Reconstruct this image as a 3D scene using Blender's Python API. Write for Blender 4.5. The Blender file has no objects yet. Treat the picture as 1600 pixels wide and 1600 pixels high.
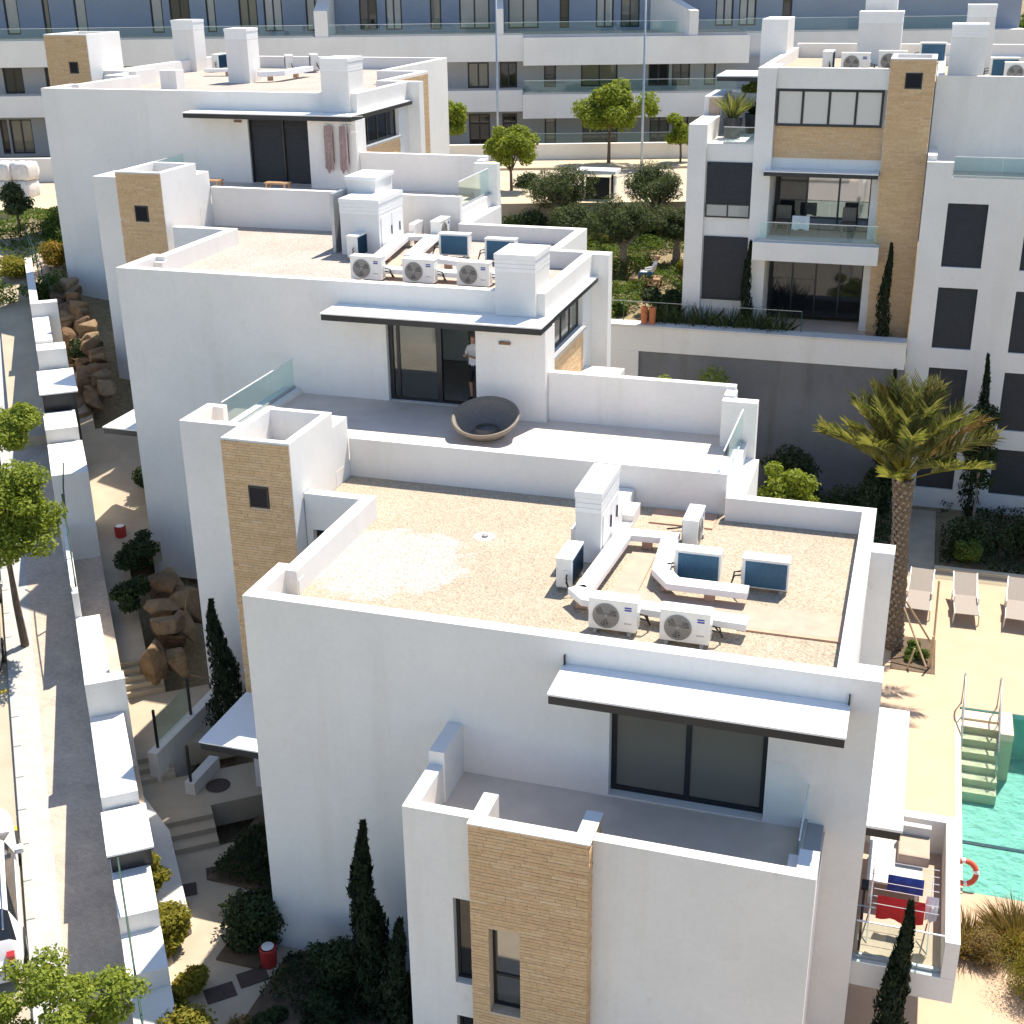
import bpy, bmesh, math, random
import numpy as np
from mathutils import Vector, Matrix
random.seed(7); np.random.seed(7)
scene = bpy.context.scene
col = scene.collection
R = math.radians

# ------------------------------------------------------------------ camera
cam_d = bpy.data.cameras.new('camera'); cam = bpy.data.objects.new('camera', cam_d); col.objects.link(cam)
cam_d.sensor_width = 36; cam_d.sensor_fit = 'HORIZONTAL'; cam_d.lens = 2047.76 / 1600 * 36
cam_d.clip_start = .1; cam_d.clip_end = 2000
yaw, pit, rol = -0.304848, 0.399048, 0.012361
fw = Vector((math.sin(yaw)*math.cos(pit), math.cos(yaw)*math.cos(pit), -math.sin(pit)))
rt = Vector((math.cos(yaw), -math.sin(yaw), 0)); dn = fw.cross(rt)
r2 = math.cos(rol)*rt + math.sin(rol)*dn; d2 = -math.sin(rol)*rt + math.cos(rol)*dn
m = Matrix((r2, -d2, -fw)).transposed().to_4x4()
CAM = Vector((10.7357, -18.2684, 20.2278))
m.translation = CAM; cam.matrix_world = m
scene.camera = cam
scene.render.resolution_x = scene.render.resolution_y = 1024

# ------------------------------------------------------------------ light
world = bpy.data.worlds.new('World'); scene.world = world; world.use_nodes = True
wn = world.node_tree.nodes; wl = world.node_tree.links
SUN = Vector((.183, .527, 1.0)).normalized()
SUN_EL = math.asin(SUN.z); SUN_ROT = math.atan2(SUN.x, SUN.y)
sky = wn.new('ShaderNodeTexSky'); sky.sky_type = 'NISHITA'; sky.sun_disc = False
sky.sun_elevation = SUN_EL; sky.sun_rotation = SUN_ROT; sky.air_density = 1.0; sky.dust_density = .3; sky.ozone_density = 2.2
bg = wn['Background']; bg.inputs['Strength'].default_value = .118
wl.new(sky.outputs['Color'], bg.inputs['Color'])
sd = bpy.data.lights.new('sun', 'SUN'); sd.energy = 5.0; sd.angle = R(.55); sd.color = (1.0, .91, .79)
so = bpy.data.objects.new('sun', sd); col.objects.link(so)
so.rotation_euler = SUN.to_track_quat('Z', 'Y').to_euler(); so.location = (40, 60, 80)
scene.view_settings.view_transform = 'Standard'; scene.view_settings.look = 'None'
scene.view_settings.exposure = .80; scene.view_settings.gamma = 1
scene.view_settings.use_curve_mapping = False

scene.cycles.diffuse_bounces = 6

# ------------------------------------------------------------------ materials
MAT = {}
class NT:
    def __init__(s, name):
        s.m = bpy.data.materials.new(name); s.m.use_nodes = True; s.t = s.m.node_tree
        s.b = s.t.nodes['Principled BSDF']; s.o = s.t.nodes['Material Output']; MAT[name] = s.m
    def n(s, typ, **kw):
        x = s.t.nodes.new('ShaderNode' + typ)
        for k, v in kw.items(): setattr(x, k, v)
        return x
    def l(s, a, b): s.t.links.new(a, b)
    def co(s): return s.n('TexCoord').outputs['Object']
    def noise(s, scale, detail=4, rough=.55, vec=None, out='Fac'):
        x = s.n('TexNoise'); x.inputs['Scale'].default_value = scale; x.inputs['Detail'].default_value = detail
        x.inputs['Roughness'].default_value = rough
        s.l(vec or s.co(), x.inputs['Vector']); return x.outputs[out]
    def ramp(s, fac, stops):
        x = s.n('ValToRGB'); e = x.color_ramp.elements
        while len(e) < len(stops): e.new(.5)
        for k, (p, c) in enumerate(stops): e[k].position = p; e[k].color = (*c, 1)
        s.l(fac, x.inputs['Fac']); return x.outputs['Color']
    def mix(s, fac, a, b, typ='MIX'):
        x = s.n('MixRGB', blend_type=typ)
        for sock, v in ((x.inputs[0], fac), (x.inputs[1], a), (x.inputs[2], b)):
            if isinstance(v, (int, float)): sock.default_value = v
            elif isinstance(v, tuple): sock.default_value = (*v, 1)
            else: s.l(v, sock)
        return x.outputs[0]
    def bump(s, h, strength, dist=.02):
        x = s.n('Bump'); x.inputs['Strength'].default_value = strength; x.inputs['Distance'].default_value = dist
        s.l(h, x.inputs['Height']); s.l(x.outputs['Normal'], s.b.inputs['Normal'])
    def base(s, c):
        if isinstance(c, tuple): s.b.inputs['Base Color'].default_value = (*c, 1)
        else: s.l(c, s.b.inputs['Base Color'])
    def set(s, rough=.6, metal=0, spec=.4):
        s.b.inputs['Roughness'].default_value = rough; s.b.inputs['Metallic'].default_value = metal
        s.b.inputs['Specular IOR Level'].default_value = spec

def simple(name, c, rough=.6, metal=0, spec=.4, var=.12, scale=6, bump=0, bscale=40):
    k = NT(name); f = k.noise(scale, 5)
    k.base(k.ramp(f, [(.3, tuple(x*(1-var) for x in c)), (.7, tuple(min(1, x*(1+var)) for x in c))])); k.set(rough, metal, spec)
    if bump: k.bump(k.noise(bscale, 6, .7), bump, .02)
    return k.m

def plaster(name, c, stain=.11):
    k = NT(name)
    big = k.noise(.35, 5, .6); fine = k.noise(9, 6, .65)
    mp = k.n('Mapping'); mp.inputs['Scale'].default_value = (1.3, 1.3, .10); k.l(k.co(), mp.inputs['Vector'])
    streak = k.noise(1.0, 7, .68, mp.outputs['Vector'])
    spots = k.ramp(k.noise(2.6, 8, .75), [(.60, (1, 1, 1)), (.72, (1-stain*.9, 1-stain, 1-stain*1.3))])
    a = k.ramp(big, [(.3, tuple(x*(1-stain) for x in c)), (.65, c)])
    st = k.ramp(streak, [(.55, (1, 1, 1)), (.80, (1-stain*.8, 1-stain*.9, 1-stain*1.2))])
    a = k.mix(1, a, st, 'MULTIPLY'); a = k.mix(1, a, spots, 'MULTIPLY')
    f2 = k.ramp(fine, [(.35, (.965, .965, .965)), (.6, (1, 1, 1))])
    k.base(k.mix(1, a, f2, 'MULTIPLY')); k.set(.85, 0, .2)
    k.bump(k.noise(38, 7, .75), .45, .015)
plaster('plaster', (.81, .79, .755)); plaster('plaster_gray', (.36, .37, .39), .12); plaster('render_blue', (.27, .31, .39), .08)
plaster('concrete', (.21, .215, .225), .3); plaster('plaster_old', (.70, .68, .64), .2)

def brickmat():
    k = NT('brick'); g = k.n('NewGeometry').outputs['Random Per Island']; o = k.n('ObjectInfo').outputs['Random']
    a = k.n('Math', operation='ADD'); k.l(g, a.inputs[0]); k.l(o, a.inputs[1])
    fr = k.n('Math', operation='FRACT'); k.l(a.outputs[0], fr.inputs[0])
    c = k.ramp(fr.outputs[0], [(0, (.58, .40, .225)), (.3, (.63, .44, .25)), (.55, (.66, .47, .275)), (.75, (.605, .41, .235)), (.95, (.67, .50, .31)), (1, (.53, .345, .20))])
    n2 = k.ramp(k.noise(14, 5), [(.3, (.86, .85, .84)), (.7, (1.06, 1.05, 1.04))])
    k.base(k.mix(1, c, n2, 'MULTIPLY')); k.set(.85, 0, .2); k.bump(k.noise(70, 4), .3, .01)
brickmat()
simple('mortar', (.56, .45, .32), .9, var=.1, scale=20, bump=.3)

def gravel(name, c1, c2, c3, patch=False):
    k = NT(name); co = k.co()
    v = k.n('TexVoronoi'); v.inputs['Scale'].default_value = 26; k.l(co, v.inputs['Vector'])
    v2 = k.n('TexVoronoi'); v2.inputs['Scale'].default_value = 43; k.l(co, v2.inputs['Vector'])
    sep = k.n('SeparateColor'); k.l(v.outputs['Color'], sep.inputs[0])
    sep2 = k.n('SeparateColor'); k.l(v2.outputs['Color'], sep2.inputs[0])
    a = k.ramp(sep.outputs[0], [(0, tuple(x*.7 for x in c1)), (.15, c1), (.6, c2), (1, c3)])
    a2 = k.ramp(sep2.outputs[1], [(0, tuple(x*.72 for x in c1)), (.2, c2), (1, c3)])
    a = k.mix(.45, a, a2)
    big = k.ramp(k.noise(.55, 5, .6), [(.3, (.9, .89, .87)), (.7, (1.05, 1.05, 1.05))])
    a = k.mix(1, a, big, 'MULTIPLY')
    gap = k.ramp(v.outputs['Distance'], [(.45, (1, 1, 1)), (.95, (.74, .72, .70))])
    a = k.mix(.8, a, gap, 'MULTIPLY')
    if patch:
        sp = k.n('SeparateXYZ'); k.l(co, sp.inputs[0])
        wob = k.noise(1.6, 9, .8)
        def mth(op, x, y=None):
            q = k.n('Math', operation=op)
            for i, z in enumerate((x, y)):
                if z is None: continue
                if isinstance(z, (int, float)): q.inputs[i].default_value = z
                else: k.l(z, q.inputs[i])
            return q.outputs[0]
        dx = mth('DIVIDE', mth('SUBTRACT', sp.outputs[0], patch[0]), patch[2]); dy = mth('DIVIDE', mth('SUBTRACT', sp.outputs[1], patch[1]), patch[3])
        d = mth('ADD', mth('ADD', mth('MULTIPLY', dx, dx), mth('MULTIPLY', dy, dy)), mth('MULTIPLY', wob, 2.6))
        f = k.ramp(d, [(.5, (1, 1, 1)), (1.0, (0, 0, 0))]); 
        ms = k.n('MapRange'); k.l(d, ms.inputs[0]); ms.inputs[1].default_value = 1.85; ms.inputs[2].default_value = 2.1; ms.inputs[3].default_value = .60; ms.inputs[4].default_value = 0
        w = k.ramp(sep2.outputs[0], [(0, (.22, .205, .19)), (.25, (.40, .385, .36)), (.5, (.52, .505, .48)), (1, (.64, .625, .60))])
        a = k.mix(ms.outputs[0], a, w)
    k.base(a); k.set(.95, 0, .15); k.bump(v.outputs['Distance'], .55, .03)
gravel('gravel', (.36, .30, .225), (.44, .375, .285), (.525, .46, .37), patch=(1.5, 2.95, 1.9, 1.75))
gravel('gravel_pink', (.36, .305, .265), (.455, .395, .345), (.56, .505, .455))
gravel('loose_gravel', (.45, .38, .29), (.60, .53, .43), (.72, .66, .57))

simple('terrace_tile', (.66, .565, .48), .75, var=.08, scale=2, bump=.1, bscale=90)
simple('dark_metal', (.022, .025, .030), .38, .3, .5, var=.15)
simple('grey_metal', (.42, .44, .46), .4, .6, .5, var=.08)
simple('white_metal', (.80, .80, .79), .35, 0, .5, var=.03)
simple('ac_white', (.78, .77, .72), .45, 0, .5, var=.05)
simple('ac_grille', (.30, .29, .27), .5, .2, .5, var=.1)
simple('ac_dark', (.05, .05, .05), .6, 0, .4)
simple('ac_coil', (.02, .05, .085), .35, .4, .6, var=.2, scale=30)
simple('ac_coil_blue', (.035, .14, .25), .4, .2, .5, var=.2, scale=30)
simple('ac_mark', (.03, .04, .30), .4, 0, .5, var=.05)
simple('ac_letter', (.36, .36, .38), .5)
simple('shutter', (.030, .030, .033), .55, .1, .4, var=.15)
simple('terracotta', (.52, .33, .23), .85, var=.12, scale=3, bump=.15)
simple('terracotta_pale', (.45, .335, .26), .85, var=.1, scale=3, bump=.15)
simple('soil', (.12, .085, .055), .95, var=.3, scale=3, bump=.6, bscale=14)
simple('bark', (.14, .10, .07), .9, var=.3, scale=10, bump=.8, bscale=20)
simple('bark_grey', (.26, .22, .18), .9, var=.25, scale=10, bump=.8, bscale=20)
simple('wood', (.34, .21, .11), .7, var=.2, scale=5, bump=.2)
simple('stake_wood', (.45, .32, .19), .8, var=.2, scale=5, bump=.2)
simple('wicker', (.19, .165, .14), .6, var=.3, scale=40, bump=.3)
simple('wicker_rim', (.20, .165, .125), .6, var=.2, scale=40)
simple('red_paint', (.42, .035, .03), .45, var=.15)
simple('red_cloth', (.62, .03, .03), .9, var=.1)
simple('blue_cloth', (.03, .07, .30), .9, var=.1)
simple('denim', (.05, .16, .34), .9, var=.15)
simple('white_cloth', (.74, .72, .74), .9, var=.06)
simple('black_cloth', (.02, .02, .025), .9, var=.1)
simple('skin', (.50, .28, .19), .6, var=.08)
simple('hair', (.03, .02, .015), .7)
simple('rubber', (.025, .025, .025), .8)
simple('orange_ring', (.62, .10, .05), .5, var=.1)
simple('lounger_mesh', (.30, .26, .22), .8, var=.06, scale=20)
simple('lounger_frame', (.62, .60, .56), .4, .3)
simple('green_paint', (.025, .07, .05), .5, var=.2)
simple('mud_mat', (.075, .055, .045), .95, var=.2, scale=20)
simple('yellow_paint', (.66, .46, .06), .8, var=.15, scale=10)
simple('bag_white', (.70, .68, .66), .8, var=.12, scale=4, bump=.5, bscale=9)
simple('orange_clay', (.50, .17, .07), .8, var=.12)
simple('striped_cloth', (.30, .22, .21), .9, var=.25, scale=14)
simple('pot_dark', (.05, .05, .055), .6)
simple('interior', (.62, .60, .56), .9, var=.04); simple('interior_floor', (.34, .31, .28), .5, var=.1)
simple('car_white', (.78, .78, .78), .2, 0, .6, var=.01); simple('car_grey', (.30, .29, .30), .25, .4, .6, var=.02)
simple('car_red', (.35, .02, .02), .25, 0, .6); simple('chrome', (.6, .6, .6), .2, 1)
simple('sill', (.36, .37, .38), .5, .2); simple('brown_paint', (.20, .12, .07), .7)
simple('hose', (.02, .02, .02), .6)
simple('deck_stone', (.51, .37, .25), .8, 0, .25, var=.06, scale=1.2, bump=.12, bscale=60)
simple('pool_coping', (.62, .51, .36), .75, var=.05, scale=2)
simple('walk_tile', (.42, .355, .265), .8, 0, .25, var=.10, scale=1.5, bump=.15, bscale=60)
simple('asphalt', (.45, .385, .29), .9, 0, .2, var=.09, scale=1.1, bump=.3, bscale=70)
simple('kerb_stone', (.42, .42, .40), .85, var=.1, scale=4, bump=.2)
simple('path_pale', (.50, .42, .29), .9, var=.1, scale=1.5, bump=.3)

def paving():
    k = NT('paving'); co = k.co()
    b = k.n('TexBrick'); k.l(co, b.inputs['Vector']); b.inputs['Scale'].default_value = 5.5; b.inputs['Mortar Size'].default_value = .012
    b.inputs['Color1'].default_value = (.50, .41, .345, 1); b.inputs['Color2'].default_value = (.59, .50, .40, 1); b.inputs['Mortar'].default_value = (.32, .26, .20, 1)
    b.inputs['Bias'].default_value = 0; b.inputs['Brick Width'].default_value = .5; b.inputs['Row Height'].default_value = .25
    n2 = k.ramp(k.noise(1.6, 6, .65), [(.3, (.80, .79, .79)), (.7, (1.1, 1.08, 1.05))])
    k.base(k.mix(1, b.outputs['Color'], n2, 'MULTIPLY')); k.set(.85, 0, .25); k.bump(b.outputs['Fac'], -.3, .01)
paving()
def groundmat():
    k = NT('ground_mat'); f = k.noise(.5, 6, .65)
    c = k.ramp(f, [(.25, (.16, .12, .06)), (.45, (.26, .20, .11)), (.6, (.36, .28, .17)), (.75, (.13, .13, .045))])
    c = k.mix(.5, c, k.ramp(k.noise(7, 6, .7), [(.3, (.10, .09, .04)), (.7, (.44, .36, .24))])); k.base(c); k.set(.95, 0, .15); k.bump(k.noise(12, 6, .7), .8, .05)
groundmat()
def stonemat():
    k = NT('stone'); a = k.n('NewGeometry').outputs['Random Per Island']; o = k.n('ObjectInfo').outputs['Random']
    c = k.ramp(o, [(0, (.17, .11, .065)), (.4, (.25, .17, .10)), (.8, (.32, .24, .15)), (1, (.20, .145, .10))])
    n2 = k.ramp(k.noise(3.5, 8, .7), [(.28, (.45, .42, .40)), (.5, (.95, .93, .9)), (.75, (1.25, 1.2, 1.1))])
    k.base(k.mix(1, c, n2, 'MULTIPLY')); k.set(.9, 0, .2); k.bump(k.noise(6, 8, .75), .9, .08)
stonemat()
def leafmat(name, cs, trans=.35):
    k = NT(name); g = k.n('NewGeometry').outputs['Random Per Island']
    c = k.ramp(g, [(i/(len(cs)-1), x) for i, x in enumerate(cs)])
    k.t.nodes.remove(k.b)
    d = k.n('BsdfPrincipled'); k.l(c, d.inputs['Base Color']); d.inputs['Roughness'].default_value = .7; d.inputs['Specular IOR Level'].default_value = .18
    t = k.n('BsdfTranslucent'); k.l(k.mix(1, c, (1.5, 1.45, .55), 'MULTIPLY'), t.inputs['Color'])
    mx = k.n('MixShader'); mx.inputs[0].default_value = trans; k.l(d.outputs[0], mx.inputs[1]); k.l(t.outputs[0], mx.inputs[2]); k.l(mx.outputs[0], k.o.inputs['Surface'])
leafmat('leaf_bright', [(.12, .165, .02), (.18, .235, .03), (.27, .31, .05), (.15, .20, .028)])
leafmat('leaf_mid', [(.06, .10, .02), (.09, .14, .03), (.12, .17, .035)])
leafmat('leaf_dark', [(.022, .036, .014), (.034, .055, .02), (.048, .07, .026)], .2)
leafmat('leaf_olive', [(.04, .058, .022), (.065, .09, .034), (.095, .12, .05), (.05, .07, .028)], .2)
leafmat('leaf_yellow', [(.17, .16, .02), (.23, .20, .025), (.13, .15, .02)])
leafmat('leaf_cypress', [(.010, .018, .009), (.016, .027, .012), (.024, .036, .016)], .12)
leafmat('leaf_palm', [(.11, .14, .04), (.18, .20, .06), (.30, .29, .14), (.14, .17, .04)], .3)
leafmat('leaf_dry', [(.22, .16, .06), (.30, .22, .10), (.17, .14, .04), (.26, .15, .06)], .25)
leafmat('leaf_orange', [(.30, .16, .03), (.26, .20, .03), (.16, .15, .03)], .3)

def glassmats():
    for name, tint, base_f in (('glass_rail', (.86, .95, .93), .03), ('glass_clear', (.86, .90, .89), .06)):
        k = NT(name); k.t.nodes.remove(k.b)
        tr = k.n('BsdfTransparent'); tr.inputs[0].default_value = (*tint, 1)
        gl = k.n('BsdfGlossy'); gl.inputs['Roughness'].default_value = .02; gl.inputs[0].default_value = (.95, 1, .98, 1)
        fa = k.n('LayerWeight'); fa.inputs[0].default_value = .5; lw = k.n('Math', operation='POWER'); k.l(fa.outputs['Facing'], lw.inputs[0]); lw.inputs[1].default_value = 3.5
        mr = k.n('MapRange'); k.l(lw.outputs[0], mr.inputs[0]); mr.inputs[3].default_value = base_f; mr.inputs[4].default_value = .75
        mx = k.n('MixShader'); k.l(mr.outputs[0], mx.inputs[0]); k.l(tr.outputs[0], mx.inputs[1]); k.l(gl.outputs[0], mx.inputs[2]); k.l(mx.outputs[0], k.o.inputs['Surface'])
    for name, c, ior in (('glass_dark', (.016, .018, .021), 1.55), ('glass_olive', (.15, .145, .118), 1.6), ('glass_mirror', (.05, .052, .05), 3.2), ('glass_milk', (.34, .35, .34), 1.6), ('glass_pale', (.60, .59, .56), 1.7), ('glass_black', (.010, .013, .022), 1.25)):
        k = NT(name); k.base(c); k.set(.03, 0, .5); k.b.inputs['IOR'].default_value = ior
        k.bump(k.noise(.8, 2), .02, .05)
glassmats()
def watermat():
    k = NT('water'); k.t.nodes.remove(k.b)
    tr = k.n('BsdfTransparent'); tr.inputs[0].default_value = (.84, .98, .95, 1)
    gl = k.n('BsdfGlossy'); gl.inputs['Roughness'].default_value = .03
    fr = k.n('Fresnel'); fr.inputs[0].default_value = 1.33
    w = k.noise(2.4, 6, .65); bp = k.n('Bump'); bp.inputs['Strength'].default_value = 1.0; bp.inputs['Distance'].default_value = .16; k.l(w, bp.inputs['Height'])
    k.l(bp.outputs[0], gl.inputs['Normal']); k.l(bp.outputs[0], fr.inputs['Normal'])
    mx = k.n('MixShader'); k.l(fr.outputs[0], mx.inputs[0]); k.l(tr.outputs[0], mx.inputs[1]); k.l(gl.outputs[0], mx.inputs[2]); k.l(mx.outputs[0], k.o.inputs['Surface'])
    k = NT('pool_tile'); co = k.co(); v = k.n('TexVoronoi', feature='SMOOTH_F1'); v.inputs['Scale'].default_value = 3.0
    nz = k.noise(1.7, 4, .6, co, 'Color'); ad = k.mix(.35, co, nz, 'ADD'); k.l(ad, v.inputs['Vector'])
    c = k.ramp(v.outputs['Distance'], [(.05, (.165, .42, .36)), (.35, (.18, .45, .39)), (.62, (.205, .49, .43))]); k.base(c); k.set(.5)  # warped cells paint faint caustic light into the tile colour
watermat()

# ------------------------------------------------------------------ mesh helpers
WL = {}
def FR(ox=0, oy=0, oz=0, ang=0): return Matrix.Translation((ox, oy, oz)) @ Matrix.Rotation(ang, 4, 'Z')
class MB:
    def __init__(s, M=None): s.v = []; s.f = []; s.M = M
    def add(s, vs, fs):
        n = len(s.v)
        if s.M is not None: vs = [s.M @ Vector(v) for v in vs]
        s.v += [tuple(v) for v in vs]; s.f += [tuple(i+n for i in f) for f in fs]; return s
    def box(s, x0, x1, y0, y1, z0, z1):
        if x0 > x1: x0, x1 = x1, x0
        if y0 > y1: y0, y1 = y1, y0
        return s.add([(x0,y0,z0),(x1,y0,z0),(x1,y1,z0),(x0,y1,z0),(x0,y0,z1),(x1,y0,z1),(x1,y1,z1),(x0,y1,z1)],
              [(3,2,1,0),(4,5,6,7),(0,1,5,4),(1,2,6,5),(2,3,7,6),(3,0,4,7)])
    def prism(s, pts, z0, z1):
        n = len(pts)
        zz0 = z0 if isinstance(z0, (list, tuple)) else [z0]*n; zz1 = z1 if isinstance(z1, (list, tuple)) else [z1]*n
        return s.add([(*q, zz0[i]) for i, q in enumerate(pts)] + [(*q, zz1[i]) for i, q in enumerate(pts)],
              [tuple(range(n-1, -1, -1)), tuple(range(n, 2*n))] + [(i, (i+1) % n, n+(i+1) % n, n+i) for i in range(n)])
    def face(s, pts): return s.add(pts, [tuple(range(len(pts)))])
    def tube(s, pts, r, n=6, cap=True):
        pts = [Vector(q) for q in pts]; rr = r if isinstance(r, (list, tuple)) else [r]*len(pts); vs = []; fs = []
        up = Vector((0, 0, 1))
        for i, q in enumerate(pts):
            d = (pts[min(i+1, len(pts)-1)] - pts[max(i-1, 0)]).normalized()
            a = d.cross(up)
            if a.length < .05: a = d.cross(Vector((1, 0, 0)))
            a.normalize(); b = a.cross(d)
            for j in range(n):
                t = 2*math.pi*j/n; vs.append(q + rr[i]*(math.cos(t)*a + math.sin(t)*b))
        for i in range(len(pts)-1):
            for j in range(n): fs.append((i*n+j, i*n+(j+1) % n, (i+1)*n+(j+1) % n, (i+1)*n+j))
        if cap: fs += [tuple(range(n-1, -1, -1)), tuple(range((len(pts)-1)*n, len(pts)*n))]
        return s.add(vs, fs)
    def lathe(s, prof, n=20, c=(0, 0, 0)):
        vs = []; fs = []
        for (r, z) in prof:
            for j in range(n):
                t = 2*math.pi*j/n; vs.append((c[0]+r*math.cos(t), c[1]+r*math.sin(t), c[2]+z))
        for i in range(len(prof)-1):
            for j in range(n): fs.append((i*n+j, i*n+(j+1) % n, (i+1)*n+(j+1) % n, (i+1)*n+j))
        return s.add(vs, fs)
    def panel(s, w, z0, z1, holes=(), depth=.25):
        """wall in local x-z, outside is -y; holes (x0,x1,z0,z1) get reveals of the given depth"""
        xs = sorted({0, w, *[h[0] for h in holes], *[h[1] for h in holes]}); zs = sorted({z0, z1, *[h[2] for h in holes], *[h[3] for h in holes]})
        inh = lambda x, z: any(h[0] < x < h[1] and h[2] < z < h[3] for h in holes)
        for a, b in zip(xs, xs[1:]):
            for c, d in zip(zs, zs[1:]):
                if not inh((a+b)/2, (c+d)/2): s.face([(a,0,c),(b,0,c),(b,0,d),(a,0,d)])
        for h in holes:
            a, b, c, d = h[:4]; e = depth
            s.face([(a,0,c),(a,e,c),(b,e,c),(b,0,c)]); s.face([(a,0,d),(b,0,d),(b,e,d),(a,e,d)])
            s.face([(a,0,c),(a,0,d),(a,e,d),(a,e,c)]); s.face([(b,0,c),(b,e,c),(b,e,d),(b,0,d)])
        return s
    def build(s, name, mat, parent=None, bevel=0, smooth=False, weld=True):
        me = bpy.data.meshes.new(name); o = bpy.data.objects.new(name, me); col.objects.link(o)
        off = WL.get(parent.name, Vector((0, 0, 0))) if parent else Vector((0, 0, 0))
        me.from_pydata([(v[0]-off[0], v[1]-off[1], v[2]-off[2]) for v in s.v], [], s.f)
        if weld:
            bm = bmesh.new(); bm.from_mesh(me); bmesh.ops.remove_doubles(bm, verts=bm.verts, dist=.0004); bm.to_mesh(me); bm.free()
        me.materials.append(MAT[mat])
        if smooth: me.shade_smooth()
        if parent: o.parent = parent
        WL[o.name] = off
        if bevel:
            b = o.modifiers.new('bevel', 'BEVEL'); b.width = bevel; b.segments = 2; b.limit_method = 'ANGLE'; b.angle_limit = R(40)
        return o
def tag(o, label, cat=None, group=None):
    o['label'] = label
    if cat: o['category'] = cat
    if group: o['group'] = group
    return o
def thing(name, label, cat, loc=(0, 0, 0), group=None):
    o = bpy.data.objects.new(name, None); col.objects.link(o); o.location = loc; o.empty_display_size = .3
    WL[o.name] = Vector(loc); return tag(o, label, cat, group)
def struct(o): o['kind'] = 'structure'; return o
def stuff(o): o['kind'] = 'stuff'; return o
def copy_tree(src, parent=None, label=None, group=None, loc=None, rz=None, scale=None):
    c = src.copy(); col.objects.link(c)
    if parent: c.parent = parent
    if label: c['label'] = label
    if group: c['group'] = group
    if loc is not None: c.location = loc; WL[c.name] = Vector(loc)
    if rz is not None: c.rotation_euler = (0, 0, rz)
    if scale: c.scale = scale if not isinstance(scale, (int, float)) else (scale,)*3
    for ch in src.children: copy_tree(ch, c)
    return c
def npmesh(name, V, F, mat, parent=None, smooth=False):
    """big meshes straight from numpy arrays (F: n x k)"""
    me = bpy.data.meshes.new(name); n, k = F.shape
    off = np.array(WL.get(parent.name, Vector((0, 0, 0)))) if parent else np.zeros(3)
    me.vertices.add(len(V)); me.vertices.foreach_set('co', (V-off).astype(np.float32).ravel())
    me.loops.add(n*k); me.loops.foreach_set('vertex_index', F.astype(np.int32).ravel())
    me.polygons.add(n); me.polygons.foreach_set('loop_start', np.arange(0, n*k, k, dtype=np.int32))
    me.update(calc_edges=True); me.validate()
    me.materials.append(MAT[mat]); o = bpy.data.objects.new(name, me); col.objects.link(o)
    if smooth: me.shade_smooth()
    if parent: o.parent = parent; WL[o.name] = WL.get(parent.name, Vector((0, 0, 0)))
    return o

UX, UY, VX, VY = -.60903, .79315, .79315, .60903          # the street climbs along (UX,UY)
def S(s, t, dz=0): return (s*UX + t*VX, s*UY + t*VY, 2.27 + .2054*min(s, 37.1) + dz)
def sth(x, y): return (x*UX + y*UY, x*VX + y*VY)
def ground_z(x, y):
    s, t = sth(x, y); zs = 2.27 + .2054*max(-30, min(s, 37.1))
    zr = 1.82 if y < 27.6 else min(7.5 + (y-27.6)*.1, 9.9)
    w = max(0, min(1, (t-1)/3)); w = w*w*(3-2*w)
    z = zs*(1-w) + zr*w
    if x > 10.8 and 27.6 <= y < 41: z = 1.82
    d = (x-CAM.x)*math.sin(yaw) + (y-CAM.y)*math.cos(yaw)
    if d > 100: z += (d-100)*.16
    return z

# ------------------------------------------------------------------ building helpers
def edge_frame(p, q):
    return FR(p[0], p[1], 0, math.atan2(q[1]-p[1], q[0]-p[0])), math.dist(p, q)
def body(parent, poly, z0, ztop, zroof, tp, holes=None, mat='plaster', roofmat='gravel', name='wall', roofname='roof', depth=.25, bottom=False, noparapet=False, open_edges=()):
    """prism of plaster walls with reveals, a parapet ring and a roof sheet; poly is counter-clockwise and right-angled"""
    holes = holes or {}; n = len(poly); mb = MB()
    for i in range(n):
        M, L = edge_frame(poly[i], poly[(i+1) % n]); sub = MB(M); sub.panel(L, z0, zroof if i in open_edges else ztop, holes.get(i, ()), depth); mb.add(sub.v, sub.f)
    inn = []
    for i in range(n):
        p, a, b = Vector(poly[i]), Vector(poly[i-1]), Vector(poly[(i+1) % n])
        da = (p-a).normalized(); db = (b-p).normalized()
        q = p + Vector((-da.y, da.x))*(0 if (i-1) % n in open_edges else tp) + Vector((-db.y, db.x))*(0 if i in open_edges else tp); inn.append((q.x, q.y))
    if noparapet:
        w = mb.build(name, mat, parent); MB().face([(*p, ztop) for p in poly]).build(roofname, roofmat, parent); return w
    for i in range(n):
        j = (i+1) % n
        if i in open_edges: continue
        mb.face([(*poly[i], ztop), (*poly[j], ztop), (*inn[j], ztop), (*inn[i], ztop)])
        mb.face([(*inn[i], ztop), (*inn[j], ztop), (*inn[j], zroof), (*inn[i], zroof)])
    if bottom: mb.face([(*p, z0) for p in poly[::-1]])
    w = mb.build(name, mat, parent, bevel=.012)
    MB().face([(*p, zroof) for p in inn]).build(roofname, roofmat, parent)
    return w
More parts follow.
